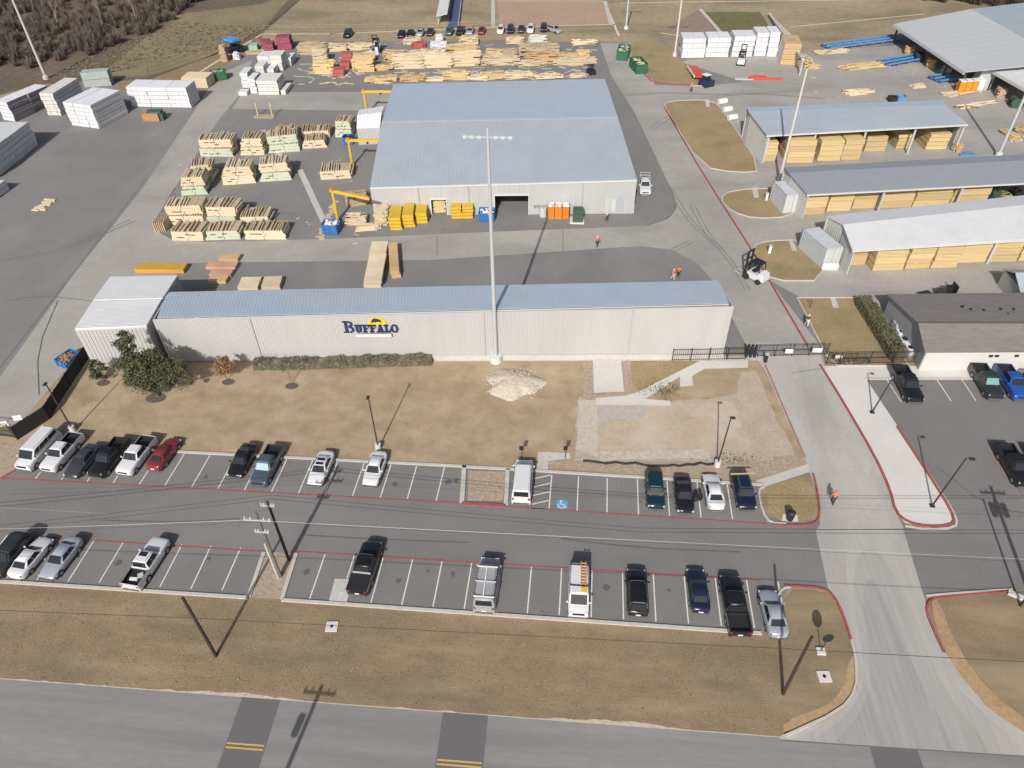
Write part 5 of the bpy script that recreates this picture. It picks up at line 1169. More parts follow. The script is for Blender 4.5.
def person(px, py, rz, top, pants, label, hat=hat_m, pose='walk', k=1.0, group='people about the yard'):
    me = person_meshes(pose); b = bpy.data.objects.new('person', me['body']); C.objects.link(b); tag(b, label, 'person', group)
    b.location = G(px, py); b.rotation_euler = (0, 0, rz); b.scale = (k, k, k)
    for nm, m in (('trousers', pants), ('jacket', top), ('hard_hat', hat), ('boots', None), ('eyes', None), ('mouth', None)):
        o = bpy.data.objects.new(nm, me[nm]); C.objects.link(o); o.parent = b
        if m: o.material_slots[0].link = 'OBJECT'; o.material_slots[0].material = m
person(832, 503, 2.6, vest, cloth_d, 'person in an orange jacket walking up the entrance drive', orange_d)
person(597, 246.5, -.5, vest, cloth_d, 'person in an orange vest crossing the yard lane alone')
person(672.5, 280, .6, vest, cloth_w, 'person in an orange vest, left one of the pair behind the long roof')
person(678, 277, -.4, vest, cloth_d, 'person in an orange vest, right one of the pair behind the long roof', red_c)
person(606.5, 221, .3, cloth_w, cloth_d, 'person in a light shirt by the wall units of the production building')
person(691, 92, .8, vest, cloth_d, 'person in an orange vest at the red kerb corner of the slab yard')
person(806, 326, .2, cloth_d, cloth_w, 'person in dark top and light trousers beside the grass island')

# ------------------------------------------------------------------ poles, wires
def light_pole(px, py, ty, label, m=dark_pole, r=.09, base=True, head='single', dx=(0, 0), group='parking lot lamp posts'):
    b = G(px, py); h = hgt((px, py), ty); t = thing('lamp_post', label, 'lamp post', b, 0, group)
    mb = MB(); mb.tube((0, 0, .05), (dx[0] * .6, dx[1] * .6, h), r, r * .7); mb.build('shaft', m, t)
    if base: mb = MB(); mb.tube((0, 0, 0), (0, 0, .75), .32, n=14); mb.build('concrete_base', conc_white, t)
    else: mb = MB(); mb.box((0, 0, .05), (.45, .45, .1)); mb.build('base_plate', m, t)
    mb = MB(); mb.box((dx[0] * .6 + dx[0] * .5, dx[1] * .6 + dx[1] * .5 - .1, h), (.5 if dx[0] else .28, .28 if dx[0] else .5, .12)); mb.build('lamp_head', m, t)
    return t
light_pole(73.5, 431, 383.5, 'dark lamp post between the white van and the oak tree')
light_pole(378.5, 449, 397, 'dark lamp post on the lawn behind the white sedan')
light_pole(717, 466, 417, 'dark lamp post at the corner of the cleared pad', dx=(.25, 0))
light_pole(932, 506, 457.5, 'dark lamp post on the white walk near the entrance drive', base=False, dx=(.9, 0))
light_pole(872, 412.5, 379, 'dark lamp post on the white walk beside the black pickup', base=False, dx=(.9, 0))
def tall_pole(px, py, ty, label, m, r=.26, heads=True, base=None):
    b = G(px, py); h = hgt((px, py), ty); t = thing('yard_light_pole', label, 'light pole', b, 0, 'tall yard light poles')
    mb = MB(); mb.tube((0, 0, 0), (0, 0, h), r, r * .6, n=12); mb.build('shaft', m, t)
    mb = MB(); mb.tube((0, 0, 0), (0, 0, .9), base or .5, n=14); mb.build('concrete_base', conc_white, t)
    if heads:
        mb = MB(); mb.box((0, 0, h - .1), (4.6, .12, .12)); mb.box((0, 0, h + .35), (.12, .12, .9)); mb.build('cross_arm', acm, t)
        for x in (-2.2, -1.5, -.8, .8, 1.5, 2.2):
            mb = MB(); mb.box((x, -.15, h - .15), (.36, .36, .22), 0, .5); mb.build('floodlight', acm, t)
    return t
tall_pole(496, 361, 136, 'tallest gray light pole standing before the long front wall', steel, .25, True, .75)
def off_pole(px, py, qx, qy, label, m, r):
    """pole whose head lies outside the photo; (qx, qy) is where it leaves the picture"""
    h = hgt((px, py), qy) + 5
    b = G(px, py); t = thing('yard_light_pole', label, 'light pole', b, 0, 'tall yard light poles')
    lean = G(px, py)
    mb = MB(); mb.tube((0, 0, 0), (0, 0, h), r, r * .7, n=12); mb.build('shaft', m, t)
    mb = MB(); mb.tube((0, 0, 0), (0, 0, .7), r * 2, n=14); mb.build('concrete_base', conc_white, t)
    mb = MB(); mb.box((0, 0, h), (5, .15, .15)); mb.build('cross_arm', m, t)
    for x in (-2.2, -1.2, 1.2, 2.2): mb = MB(); mb.box((x, -.2, h - .1), (.5, .5, .3), 0, .5); mb.build('floodlight', acm, t)
off_pole(46.5, 79, 0, 0, 'light gray pole rising behind the dark-sided stack at the upper left', steel, .30)
off_pole(626, 29, 0, 0, 'gray pole at the corner of the graded tan lot', steel, .26)
off_pole(674.5, 56, 0, 0, 'pale pole at the left end of the upper right white stacks', pole_w, .24)
off_pole(998, 156, 0, 88, 'white pole in front of the pallet boards at the right edge', steel, .28)
tall_pole(779, 182, 69, 'pale leaning-looking pole at the corner of the gray-roofed shed', pole_w, .24, False)
# long pale boom lying over the stack at its head
a, b = G(797, 62, 4), G(770, 15, 4)

def util_pole(px, py, h, label, m, r=.15, arms=(), conduit=False, name='utility_pole', transf=0, wpos=None):
    b = wpos or G(px, py); t = thing(name, label, 'utility pole', b, 0, 'wooden utility poles')
    mb = MB(); mb.tube((0, 0, 0), (0, 0, h), r, r * .75, n=10); mb.build('shaft', m, t)
    for z, ln in arms:
        mb = MB(); mb.box((0, -.14, z), (ln, .12, .14)); a_ = mb.build('crossarm', mat('grey_arm', (.35, .37, .35), .8), t)
        for x in (-ln * .46, -ln * .25, ln * .25, ln * .46):
            mb = MB(); mb.tube((x, -.14, z + .07), (x, -.14, z + .3), .06); mb.build('insulator', mat('insulator_grey', (.5, .6, .58), .4), a_)
    if conduit: mb = MB(); mb.tube((-.22, -.12, 0), (-.22, -.12, h * .55), .08); mb.build('conduit', pole_w, t)
    for k in range(transf):
        x = (-.55, .55, 0)[k]; mb = MB(); mb.tube((x, .3 if k == 2 else 0, h * .78), (x, .3 if k == 2 else 0, h * .78 + 1.0), .28, n=12); mb.build('transformer', acm, t)
    return t
util_pole(281, 577, 9.3, 'greenish utility pole with crossarm and pale conduit on the gravel island', green_pole, .15, [(8.4, 2.3), (6.8, 1.2)], True)
util_pole(289, 560, 8.4, 'dark utility pole on the upper end of the gravel island', wood_pole, .15, [(8.0, 1.2)])
util_pole(216, 656, 8.7, 'dark wooden pole standing alone in the verge left of the gravel island', wood_pole, .15)
util_pole(783, 694, 8.7, 'dark wooden pole in the grass of the entry island', wood_pole, .14)
ps = G(322, 686); L_ = 12.5 / math.tan(EL)
util_pole(0, 0, 12.5, 'roadside utility pole in the foreground whose crossarm shadow falls on the road', wood_pole, .2, [(12.2, 2.6)], transf=1, wpos=Vector((ps.x - math.sin(AZ) * L_, ps.y - math.cos(AZ) * L_, 0)))
util_pole(1046, 640, 12.0, 'utility pole with transformers just past the right edge of the photo', wood_pole, .2, [(11.5, 2.4)], transf=3)
util_pole(1020, 606, 8.6, 'slim pole at the kerb on the right edge', wood_pole, .11)
t = thing('kerb_inlet', 'white concrete inlet slab on the kerb at the right edge', 'inlet', G(1018, 597), -.5); mb = MB(); mb.box((0, 0, .1), (1.6, .5, .2)); mb.build('slab', conc_white, t)
def wire(pts, label, m=wire_m, r=.022, sag=.25):
    mb = MB(); 
    for a, b in zip(pts, pts[1:]):
        a, b = Vector(a), Vector(b); q = []
        for i in range(13):
            u = i / 12; p = a.lerp(b, u); p.z -= sag * 4 * u * (1 - u); q.append(p)
        for p0, p1 in zip(q, q[1:]): mb.tube(p0, p1, r, n=5)
    o = mb.build('power_line', m); tag(o, label, 'power line', 'overhead lines across the lots'); return o
z = 8.0
wire([G(-120, 605, z), G(192, 618, z), G(809, 650, z), G(1150, 668, z)], 'thin black line crossing the grass verge from edge to edge', sag=.05)
z = 8.6
wire([G(-140, 533, z), G(246, 520, z), G(1170, 566, z)], 'bare bright line through the crossarm, upper strand', wire_l, .008, sag=.1)
z = 8.2
wire([G(-140, 536, z), G(262, 522, z), G(1170, 569, z)], 'dark line through the crossarm of the greenish pole', sag=.1, r=.012)
z = 6.8
wire([G(-140, 540, z), G(272, 495, z), G(640, 528, z), G(1170, 530, z)], 'upper dark communication cable over the parking lot', sag=.1, r=.022)
wire([G(-140, 545, z), G(272, 499, z), G(640, 532, z), G(1170, 533, z)], 'lower dark communication cable over the parking lot', sag=.1, r=.022)
# the fallen-looking pale boom above the boards on the slab yard
A, B = G(803, 60, 3.2), G(769, 14, .5)
t = thing('conveyor_boom', 'long gray boom slanting up to the tangled boards on the slab yard', 'boom', Z(A, 0)); off = t.location
mb = MB(); strip(mb, W(A), W(B), .7, .3); mb.build('boom', conc_walk, t); mb = MB(); mb.box((0, 0, 1.6), (.3, .3, 3.2)); mb.build('leg', steel, t)

# ------------------------------------------------------------------ fences and gate
def fence(pts, h, label, m_post, panel, step=2.4, cat='fence', rails=True, bars=0, z0=0.05, name='fence'):
    P = [G(*p) for p in pts]; o0 = P[0]; t = thing(name, label, cat, o0)
    segs = list(zip(P, P[1:]))
    mb = MB()
    if panel:
        for a, b in segs: strip(mb, a - o0 + Vector((0, 0, z0)), b - o0 + Vector((0, 0, z0)), .03, h - z0)
        mb.build('screen', panel, t)
    mr = MB(); mb = MB(); k = 0
    for a, b in segs:
        n = max(1, round((b - a).length / step))
        for i in range(n + 1):
            p = a.lerp(b, i / n) - o0; q = MB(); q.tube((p.x, p.y, 0), (p.x, p.y, h + .1), .05, n=6); q.build('post', m_post, t)
        for zz in ((.15, h * .5, h - .1) if rails else ()): strip(mr, a - o0 + Vector((0, 0, zz)), b - o0 + Vector((0, 0, zz)), .05, .05)
        if bars:
            nb = int((b - a).length / bars)
            for i in range(nb): p = a.lerp(b, i / nb) - o0; mr.box((p.x, p.y, h * .52), (.03, .03, h * .9))
    if mr.v: mr.build('rails', m_post, t)
    return t
fence([(18, 440), (50, 419), (71, 386), (91, 356)], 1.9, 'black screened fence running down beside the west yard', black_p, mesh_blk)
fence([(-30, 432), (15, 438)], 2.0, 'open wire gate at the left edge with two white signs', black_p, None, bars=.2, name='gate', cat='gate')
for p, lab in (((10, 433), 'small white notice on the wire gate at the left edge'), ((24, 427), 'small white notice on the end of the black screen fence')):
    b = G(*p); t = tag(MB().build('notice', white_p), lab, 'notice'); mb = MB(); mb.box((0, -.1, 1.5), (.9, .05, .7)); t.data = mb.mesh('notice', [white_p]); t.location = b; t.rotation_euler = (0, 0, .3)
fence([(672, 361), (745, 359.5)], 1.8, 'low black picket fence in front of the long warehouse end', black_p, None, bars=.25)
t = thing('gate_motor', 'black gate motor cluster at the meeting of fence and gate', 'gate motor', G(750, 357))
for x in (-.6, 0, .6):
    mb = MB(); mb.box((x * .8, 0, .9), (.28, .3, 1.8)); mb.build('housing', black_p, t)
fence([(757, 357), (826, 355)], 1.8, 'black sliding gate across the entrance drive', black_p, None, bars=.16, cat='gate', name='sliding_gate')
fence([(826, 364), (838, 365), (868, 364)], 1.8, 'black picket fence along the hedge island by the office', black_p, None, bars=.18)
fence([(868, 364), (916, 363), (921, 350)], 1.8, 'black fence closing the equipment court of the office', black_p, None, bars=.18)
for p, lab, s in (((787, 357), 'white notice on the middle of the sliding gate', .9), ((815, 356), 'wider white notice at the right end of the sliding gate', 1.1), ((836, 363), 'white notice on the picket fence by the hedge island', .8)):
    mb = MB(); mb.box((0, -.12, 1.0), (s, .05, .6)); o = mb.build('notice', white_p); o.location = G(*p); tag(o, lab, 'notice')
fence([(40, 83), (110, 81), (150, 78), (212, 56), (255, 34)], 2.0, 'weathered rail fence along the foot of the hill', mat('weathered_fence', (.17, .14, .11), .9), None, step=5, cat='fence')
fence([(262, 31), (330, 30), (440, 29), (500, 26)], 1.4, 'low rail fence behind the far parked cars', mat('pale_fence', (.32, .27, .2), .9), None, step=5, cat='fence')
fence([(262, 31), (305, -5)], 1.4, 'rail fence climbing between hill and meadow', mat('weathered_fence', (.17, .14, .11), .9), None, step=5, cat='fence')

# ------------------------------------------------------------------ trees and plants
def leafmesh(pts, size, m, name='crown', parent=None, flat=.5):
    mb = MB()
    for p, s in pts:
        s *= size * random.uniform(.6, 1.3); u = Vector([random.gauss(0, 1) for _ in range(3)]).normalized(); v = u.cross(Vector((random.gauss(0, 1), random.gauss(0, 1), random.gauss(0, 1)))).normalized(); w_ = u.cross(v)
        a, b = v * s, w_ * s * .6
        mb.face([p - a, p + b, p + a, p - b])
    o = mb.build(name, m, parent, fix=False)
    return o
def branches(mb, p, d, ln, r, depth, spread=.6, up=.15):
    e = p + d * ln; mb.tube(p, e, r, r * .65, n=6 if r > .05 else 4)
    tips = []
    if depth == 0: return [e]
    for i in range(random.choice((2, 3, 3))):
        d2 = (d + Vector((random.uniform(-1, 1), random.uniform(-1, 1), random.uniform(-.4, .8))) * spread + Vector((0, 0, up))).normalized()
        tips += branches(mb, e, d2, ln * random.uniform(.62, .85), r * .6, depth - 1, spread, up)
    return tips
def tree(name, label, px, py, clumps, trunk_r, trunk_h, m, n=900, size=.28, cat='tree', group=None, stems=1, bm_=bark):
    """clumps: (dx, dy, z, radius) lobes about the base"""
    t = thing(name, label, cat, G(px, py), 0, group)
    mb = MB()
    for s in range(stems):
        d0 = Vector((random.uniform(-.35, .35), random.uniform(-.2, .2), 1)).normalized(); mb.tube((s * .15, 0, -.05), d0 * trunk_h, trunk_r, trunk_r * .7, n=8)
        for c in clumps: mb.tube(d0 * trunk_h * .95, (c[0], c[1], c[2]), trunk_r * .5, trunk_r * .12, n=5)
    mb.build('trunk', bm_, t)
    pts = []
    for (x, y, z, r) in clumps:
        subs = []
        for _ in range(max(6, int(13 * r * r))):
            q = Vector([random.gauss(0, 1) for _ in range(3)]).normalized() * r * random.uniform(.45, 1.05); subs.append((q, random.uniform(.14, .34) * min(1.5, max(.6, r))))
        for _ in range(int(n * r * r)):
            q, sg = random.choice(subs); q = q + Vector((random.gauss(0, sg), random.gauss(0, sg), random.gauss(0, sg * .6)))
            pts.append((Vector((x, y, z)) + Vector((q.x, q.y, q.z * .85)), 1))
    leafmesh(pts, size, m, 'crown', t)
    return t
tree('oak_tree', 'big dark green oak beside the corrugated shed', 156, 396, [(x * 1.15 + .35, y * 1.3, z * 1.42, r_ * 1.05) for x, y, z, r_ in [(-.2, 0, 1.8, 1.5), (-1.6, .2, 1.9, 1.3), (1.3, .3, 1.9, 1.4), (-1.9, .5, 3.4, 1.15), (-.3, .6, 3.3, 1.35), (1.9, .6, 2.5, 1.1), (-1.9, 1.0, 4.6, .9), (.8, .8, 3.1, 1.1), (2.7, .7, 2.2, .7), (-2.2, 1.2, 5.2, .6), (3.3, .4, 1.6, .6), (-2.6, .3, 1.5, .8), (.4, 1.0, 3.9, .6)]], .22, 1.4, leaf_g, 2100, .115, stems=3)
tree('shrub', 'small dark green shrub left of the big oak', 103.5, 382, [(0, 0, 1.4, .85), (-.5, .2, 1.9, .7), (.4, .2, 1.9, .65), (-.1, .3, 2.8, .55)], .08, .6, leaf_s, 1200, .10, cat='shrub')
tree('brown_tree', 'small tree with withered orange-brown leaves by the wall', 228.5, 380, [(0, 0, 1.7, .85), (-.3, .1, 2.3, .8), (.4, .2, 2.3, .8), (0, .2, 3.0, .65)], .06, 1.0, leaf_b, 1200, .10)
t = thing('bare_tree', 'leafless sapling in a mulch ring before the hedge', 'tree', G(292, 384)); mb = MB(); tp = branches(mb, Vector((0, 0, 0)), Vector((-.08, .05, 1)), 1.2, .05, 4, .5); mb.build('trunk', mat('grey_bark', (.13, .115, .1), .9), t)
t = thing('bare_tree', 'leafless sapling left of the middle of the hedge', 'tree', G(283, 372)); mb = MB(); tp = branches(mb, Vector((0, 0, 0)), Vector((-.05, .05, 1)), .9, .04, 4, .6); mb.build('trunk', mat('reddish_bark', (.14, .09, .07), .9), t)
def hedge(label, pts, w_, h, m, n, size=.16):
    P = [G(*p) for p in pts]; o0 = P[0].copy(); t = thing('hedge', label, 'hedge', o0); q = []
    mb = MB()
    for a, b in zip(P, P[1:]):
        L_ = (b - a).length; d = (b - a).normalized(); nn = Vector((-d.y, d.x, 0))
        for i in range(int(L_ / .8) + 1): p = a + d * (i * .8) - o0; mb.tube(p, p + Vector((0, 0, h * .7)), .04, .02, n=5)
        for _ in range(int(n * L_)):
            u = random.uniform(0, L_); face = random.random(); bul = 1 + .12 * math.sin(u * 1.7) + .08 * math.sin(u * 4.1)
            if face < .5: x, z_ = random.uniform(-1, 1) * w_ / 2, h * bul * random.uniform(.9, 1.05)
            else: x, z_ = random.choice((-1, 1)) * w_ / 2 * random.uniform(.8, 1.05), random.uniform(.05, 1) * h * bul
            q.append((a + d * u + nn * x + Vector((0, 0, z_)) - o0, 1))
    mb.build('stems', bark, t); 
    core = MB()
    for a, b in zip(P, P[1:]): strip(core, a - o0 + Vector((0, 0, .05)), b - o0 + Vector((0, 0, .05)), w_ * .78, h * .82)
    core.build('inner_growth', m, t)
    leafmesh(q, size, m, 'foliage', t)
hedge('long gray-green clipped hedge along the foot of the long wall', [(255, 367.5), (300, 367), (380, 364.5), (432, 362.5)], 1.3, 1.0, leaf_h, 520, .10)
hedge('tall dark green hedge down the middle of the office island', [(896, 361), (872, 322), (861, 305)], 1.7, 1.5, leaf_o, 620, .10)
hedge('low shadowed ground shrubs behind the picket fence', [(840, 363), (868, 362)], .7, .4, leaf_h, 160)
# mulch rings
for p, r in (((156, 398), 1.2), ((103.5, 383), .8), ((228.5, 382), .8), ((292, 386), .8)):
    c = G(*p); sheet('mulch_ring', [(c.x + r * math.cos(i * PI / 8), c.y + r * .7 * math.sin(i * PI / 8)) for i in range(16)], 5, mat('mulch', (.10, .08, .065), .95, .2, 4))
# wild growth on the hill: counts past telling apart
mb = MB()
def bush(x, y, r, h, k):
    for _ in range(k):
        a = random.uniform(0, 2 * PI); el = random.uniform(.25, 1.45); d = Vector((math.cos(a) * math.cos(el) * r, math.sin(a) * math.cos(el) * r, math.sin(el) * h)) * random.uniform(.55, 1.1)
        s = Vector((random.uniform(-.4, .4), random.uniform(-.4, .4), 0)) * .4; p = Vector((x, y, 0)) + Vector((d.x, d.y, 0)) * .25
        e = Vector((x, y, 0)) + d; w_ = Vector((-d.y, d.x, 0)).normalized() * random.uniform(.03, .10)
        mb.face([p - w_, p + w_, e + s + w_ * .4, e + s - w_ * .4])
        if random.random() < .8:
            e2 = p.lerp(e, .6) + Vector((random.uniform(-1, 1), random.uniform(-1, 1), random.uniform(0, 1))) * r * .45
            mb.face([p.lerp(e, .5) - w_ * .7, p.lerp(e, .5) + w_ * .7, e2 + w_ * .3, e2 - w_ * .3])
cnt = 0
edge = [(-80, 72), (0, 70), (60, 58), (110, 50), (150, 30), (185, 12), (200, -4), (205, -30)]
while cnt < 1050:
    px, py = random.uniform(-90, 215), random.uniform(-38, 70)
    lim = None
    for (x0, y0), (x1, y1) in zip(edge, edge[1:]):
        if x0 <= px <= x1: lim = y0 + (y1 - y0) * (px - x0) / max(1e-6, x1 - x0)
    if lim is None or py > lim + random.uniform(-6, 5): continue
    p = G(px, py); r = random.uniform(1.2, 2.8); bush(p.x, p.y, r, r * random.uniform(.9, 1.7), 80); cnt += 1
o = mb.build('woodland', twig, fix=False); tag(o, 'brown leafless thicket covering the hill at the upper left', None, kind='stuff')
mb = MB()
for _ in range(420):
    px, py = random.uniform(900, 1100), random.uniform(-26, 16)
    if py > 1 + (px - 925) * .10: continue
    p = G(px, py); r = random.uniform(2, 3.8); bush(p.x, p.y, r, r * 1.2, 60)
o = mb.build('woodland', twig2, fix=False); tag(o, 'dark thicket behind the huge canopy at the upper right', None, kind='stuff')
mb = MB()
for _ in range(1000):
    u = random.random(); px = random.uniform(60, 260); py = 84 - (px - 60) * .22 + random.uniform(-42, 0) * (1 - abs(px - 160) / 140)
    p = G(px, max(2, py)); r = random.uniform(.3, 1.0); bush(p.x, p.y, r, r * .5, 8)
o = mb.build('undergrowth', mat('dry_brush', (.15, .12, .075), .95, 0, .5, col2=(.26, .205, .13)), fix=False); tag(o, 'low dry brush scattered over the hill meadow', None, kind='stuff')
for i, (px, py, h, lab) in enumerate([(137, 22, 8, 'pale slender bare tree in front of the thicket'), (152, 14, 9, 'second pale bare tree nearer the hill top'), (128, 8, 9, 'pale bare tree highest on the hill'), (104, 30, 7, 'pale bare tree lowest in the thicket'), (60, 30, 7, 'gray bare tree left of the pale ones')]):
    t = thing('bare_tree', lab, 'tree', G(px, py), 0, 'bare trees of the hill thicket'); mb = MB(); branches(mb, Vector((0, 0, 0)), Vector((.05, 0, 1)), h * .36, .16, 4, .45); mb.build('trunk', mat('pale_bark', (.30, .26, .21), .9), t)
for i, (px, py, lab) in enumerate([(183, 5, 'dark evergreen tree at the top of the thicket edge'), (196, 2, 'dark evergreen tree above the hill meadow'), (168, 4, 'dark evergreen tree left of the meadow top'), (148, 2, 'dark evergreen at the top among pale trunks')]):
    tree('evergreen_tree', lab, px, py, [(0, 0, 2.4, 2.0), (1.0, .3, 3.2, 1.5), (-.9, .2, 3.4, 1.5)], .2, 1.5, leaf_g, 110, .5, group='evergreens at the top of the hill')

# ------------------------------------------------------------------ machines, bins and other stock
def forklift(px, py, rz, label, body, k=1.0):
    t = thing('forklift', label, 'forklift', G(px, py), rz, 'forklifts in the yard'); t.scale = (k, k, k)
    mb = MB(); mb.box((0, .55, .75), (1.5, 2.0, .75)); mb.hexa([(-.75, 1.1, .5), (.75, 1.1, .5), (.7, 1.95, .5), (-.7, 1.95, .5)], [(-.75, 1.1, 1.5), (.75, 1.1, 1.5), (.65, 1.85, 1.35), (-.65, 1.85, 1.35)]); mb.build('counterweight', body, t)
    mb = MB(); mb.box((0, .2, 1.2), (.7, .6, .25)); mb.box((0, .5, 1.55), (.65, .15, .6)); mb.build('seat', black_p, t)
    mb = MB()
    for x in (-.6, .6):
        mb.tube((x, -.5, 1.0), (x, -.3, 2.5), .06); mb.tube((x, 1.2, 1.3), (x, 1.0, 2.5), .06)
    mb.box((0, .35, 2.52), (1.35, 1.5, .08)); mb.build('overhead_guard', black_p, t)
    mb = MB()
    for x in (-.5, .5): mb.box((x, -.9, 1.9), (.16, .2, 3.6))
    for z_ in (.4, 1.6, 2.6, 3.6): mb.box((0, -.9, z_), (1.1, .14, .16))
    mb.build('mast', black_p, t)
    for x in (-.4, .4): mb = MB(); mb.box((x, -1.7, .12), (.16, 1.5, .08)); mb.build('fork', steel, t)
    for x in (-.72, .72):
        for y, r in ((-.45, .45), (1.3, .36)): mb = MB(); mb.tube((x - .16, y, r), (x + .16, y, r), r, n=14); mb.build('wheel', rubber, t)
    return t
forklift(752, 278, 3.93, 'large white and black forklift on the drive near the grass islands', white_c, 1.1)
forklift(741, 64, 2.9, 'white forklift with dark mast before the upper right white stacks', white_c, 1.1)
forklift(377, 52, .1, 'white forklift at the back of the lumber rows', white_c, 1.15)
t = thing('golf_cart', 'small black utility cart behind the right corner of the big roof', 'cart', G(591, 74), .4); mb = MB(); mb.box((0, 0, .6), (1.4, 2.4, .5)); mb.box((0, .3, 1.0), (1.2, .5, .5)); mb.build('body', black_p, t)
mb = MB(); mb.box((0, .1, 1.85), (1.3, 1.6, .08)); mb.build('roof', wood_pole, t)
for x in (-.6, .6):
    mb = MB(); mb.tube((x, -.6, .8), (x, -.5, 1.85), .04); mb.tube((x, .8, .8), (x, .7, 1.85), .04); mb.build('roof_post', black_p, t)
    for y in (-.8, .8): mb = MB(); mb.tube((x - .12, y, .3), (x + .12, y, .3), .3, n=12); mb.build('wheel', rubber, t)
def dumpster(px, py, rz, L, D, h, m, label, cat='dumpster', load=None, name='dumpster', group=None):
    t = thing(name, label, cat, G(px, py), rz, group); mb = MB(); s = .08
    for x in (-L / 2, L / 2): mb.box((x, 0, h / 2 + .1), (s, D, h))
    for y in (-D / 2, D / 2): mb.box((0, y, h / 2 + .1), (L - s, s, h))
    mb.box((0, 0, .18), (L - s, D - s, .12))
    for i in range(int(L / .8)): mb.box((-L / 2 + .4 + i * .8, -D / 2 - .07, h / 2 + .1), (.12, .1, h * .9))
    mb.build('bin', m, t)
    if load:
        mb = MB()
        for i in range(26): mb.box((random.uniform(-.42, .42) * L, random.uniform(-.4, .4) * D, h * random.uniform(.75, 1.05)), (random.uniform(.3, 1.0), random.uniform(.1, .3), .12), random.uniform(0, 3), random.uniform(-.4, .4))
        mb.build('load', load, t)
    return t
dumpster(451, 57.5, .35 + PI / 2, 1, 1, 1, green_d, 'x') if False else None
dumpster(623, 57, -.15 + PI / 2, 5.5, 2.6, 2.0, green_d, 'green open dumpster of wood scraps, farther of the two', load=lum2, group='green dumpsters on the road')
dumpster(638, 70, .25 + PI / 2, 5.5, 2.6, 2.0, green_d, 'green open dumpster of wood scraps, nearer of the two', load=lum2, group='green dumpsters on the road')
dumpster(332, 232, .0, 2.3, 2.0, 1.6, blue, 'blue bin with white bags beside the yellow jib crane', load=white_p, group='blue bins')
dumpster(487, 219, .0, 2.4, 2.0, 1.4, blue, 'blue bin behind the tall gray pole', load=white_p, group='blue bins')
dumpster(349, 143, .0, 1.9, 1.8, 1.3, blue, 'blue cart bin beside the white annex', load=black_p, group='blue bins')
t = dumpster(70, 362, -.35, 1.7, 2.3, .9, blue, 'blue trailer bin full of scraps at the foot of the corrugated shed', load=twood, group='blue bins')
dumpster(220, 79, .4, 3.2, 2.4, 1.8, green_d, 'dark green skip by the fence at the upper left', load=acm)
dumpster(900, 101, .1, 1.6, 1.3, 1.0, blue2, 'pale blue bin just behind the far shed roof', group='blue bins')
dumpster(891, 101, .1, 1.4, 1.2, .9, black_p, 'black bin just behind the far shed roof')
t = thing('telehandler', 'blue telescopic loader by the fence at the upper left', 'loader', G(236, 53), -.5); mb = MB(); mb.box((0, 0, 1.1), (1.9, 3.6, .9)); mb.build('chassis', black_p, t); mb = MB(); mb.box((-.5, .2, 2.0), (.9, 1.3, 1.3)); mb.build('cab', glass, t)
mb = MB(); mb.hexa([(.2, 1.6, 1.8), (.7, 1.6, 1.8), (.7, 1.6, 2.3), (.2, 1.6, 2.3)], [(.2, -3.5, 3.4), (.7, -3.5, 3.4), (.7, -3.5, 3.8), (.2, -3.5, 3.8)]); mb.build('boom', blue2, t); mb = MB(); mb.box((0, -.3, 3.2), (3.2, 2.2, .5)); mb.build('canopy', mat('sky_blue_paint', (.06, .27, .60), .5), t)
for x in (-.95, .95):
    for y in (-1.2, 1.2): mb = MB(); mb.tube((x - .2, y, .55), (x + .2, y, .55), .55, n=14); mb.build('wheel', rubber, t)
pile((221, 62), (228, 62), 3.6, 2, lum4, 'upright brown crates left of the blue loader', mess=.2)
pile((233, 60), (240, 60), 1.6, 1.6, wrapw, 'white bags in front of the blue loader', mess=.6)
# crate and blocks on the west yard
t = thing('wooden_crate', 'brown wooden crate with dark green load alone on the west yard', 'crate', G(153.5, 120), .05); mb = MB(); mb.box((0, 0, .8), (3.3, 1.8, 1.5)); mb.build('box', twood, t); mb = MB(); mb.box((.6, .4, 1.65), (2.8, 1.6, .3), .1); mb.box((2.0, .3, .7), (.7, 1.5, 1.4)); mb.build('load', green_t, t)
# cranes
def jib(px, py, h, L_, rz, label, m=yel):
    t = thing('jib_crane', label, 'crane', G(px, py), rz, 'yellow jib cranes beside the production building'); mb = MB(); mb.tube((0, 0, 0), (0, 0, h), .24, .2, n=10); mb.build('mast', m, t)
    mb = MB(); mb.box((L_ / 2 - .2, 0, h - .1), (L_ + .5, .26, .45)); mb.build('jib', m, t); mb = MB(); mb.box((0, 0, h + .2), (.5, .5, .35)); mb.build('slewing_head', mat('crane_orange', (.55, .20, .03), .5), t)
    mb = MB(); mb.box((L_ * .6, 0, h - .5), (.3, .3, .4)); mb.build('hoist', black_p, t); mb = MB(); mb.box((0, 0, .1), (1.0, 1.0, .2)); mb.build('base_plate', black_p, t)
jib(338, 221, 5.2, 6.6, -.33, 'yellow jib crane nearest the front corner of the building')
jib(352.5, 166, 4.8, 5.5, .05, 'yellow jib crane by the low cream truss stack')
jib(367, 114, 4.6, 5.5, .05, 'yellow jib crane behind the white annex')
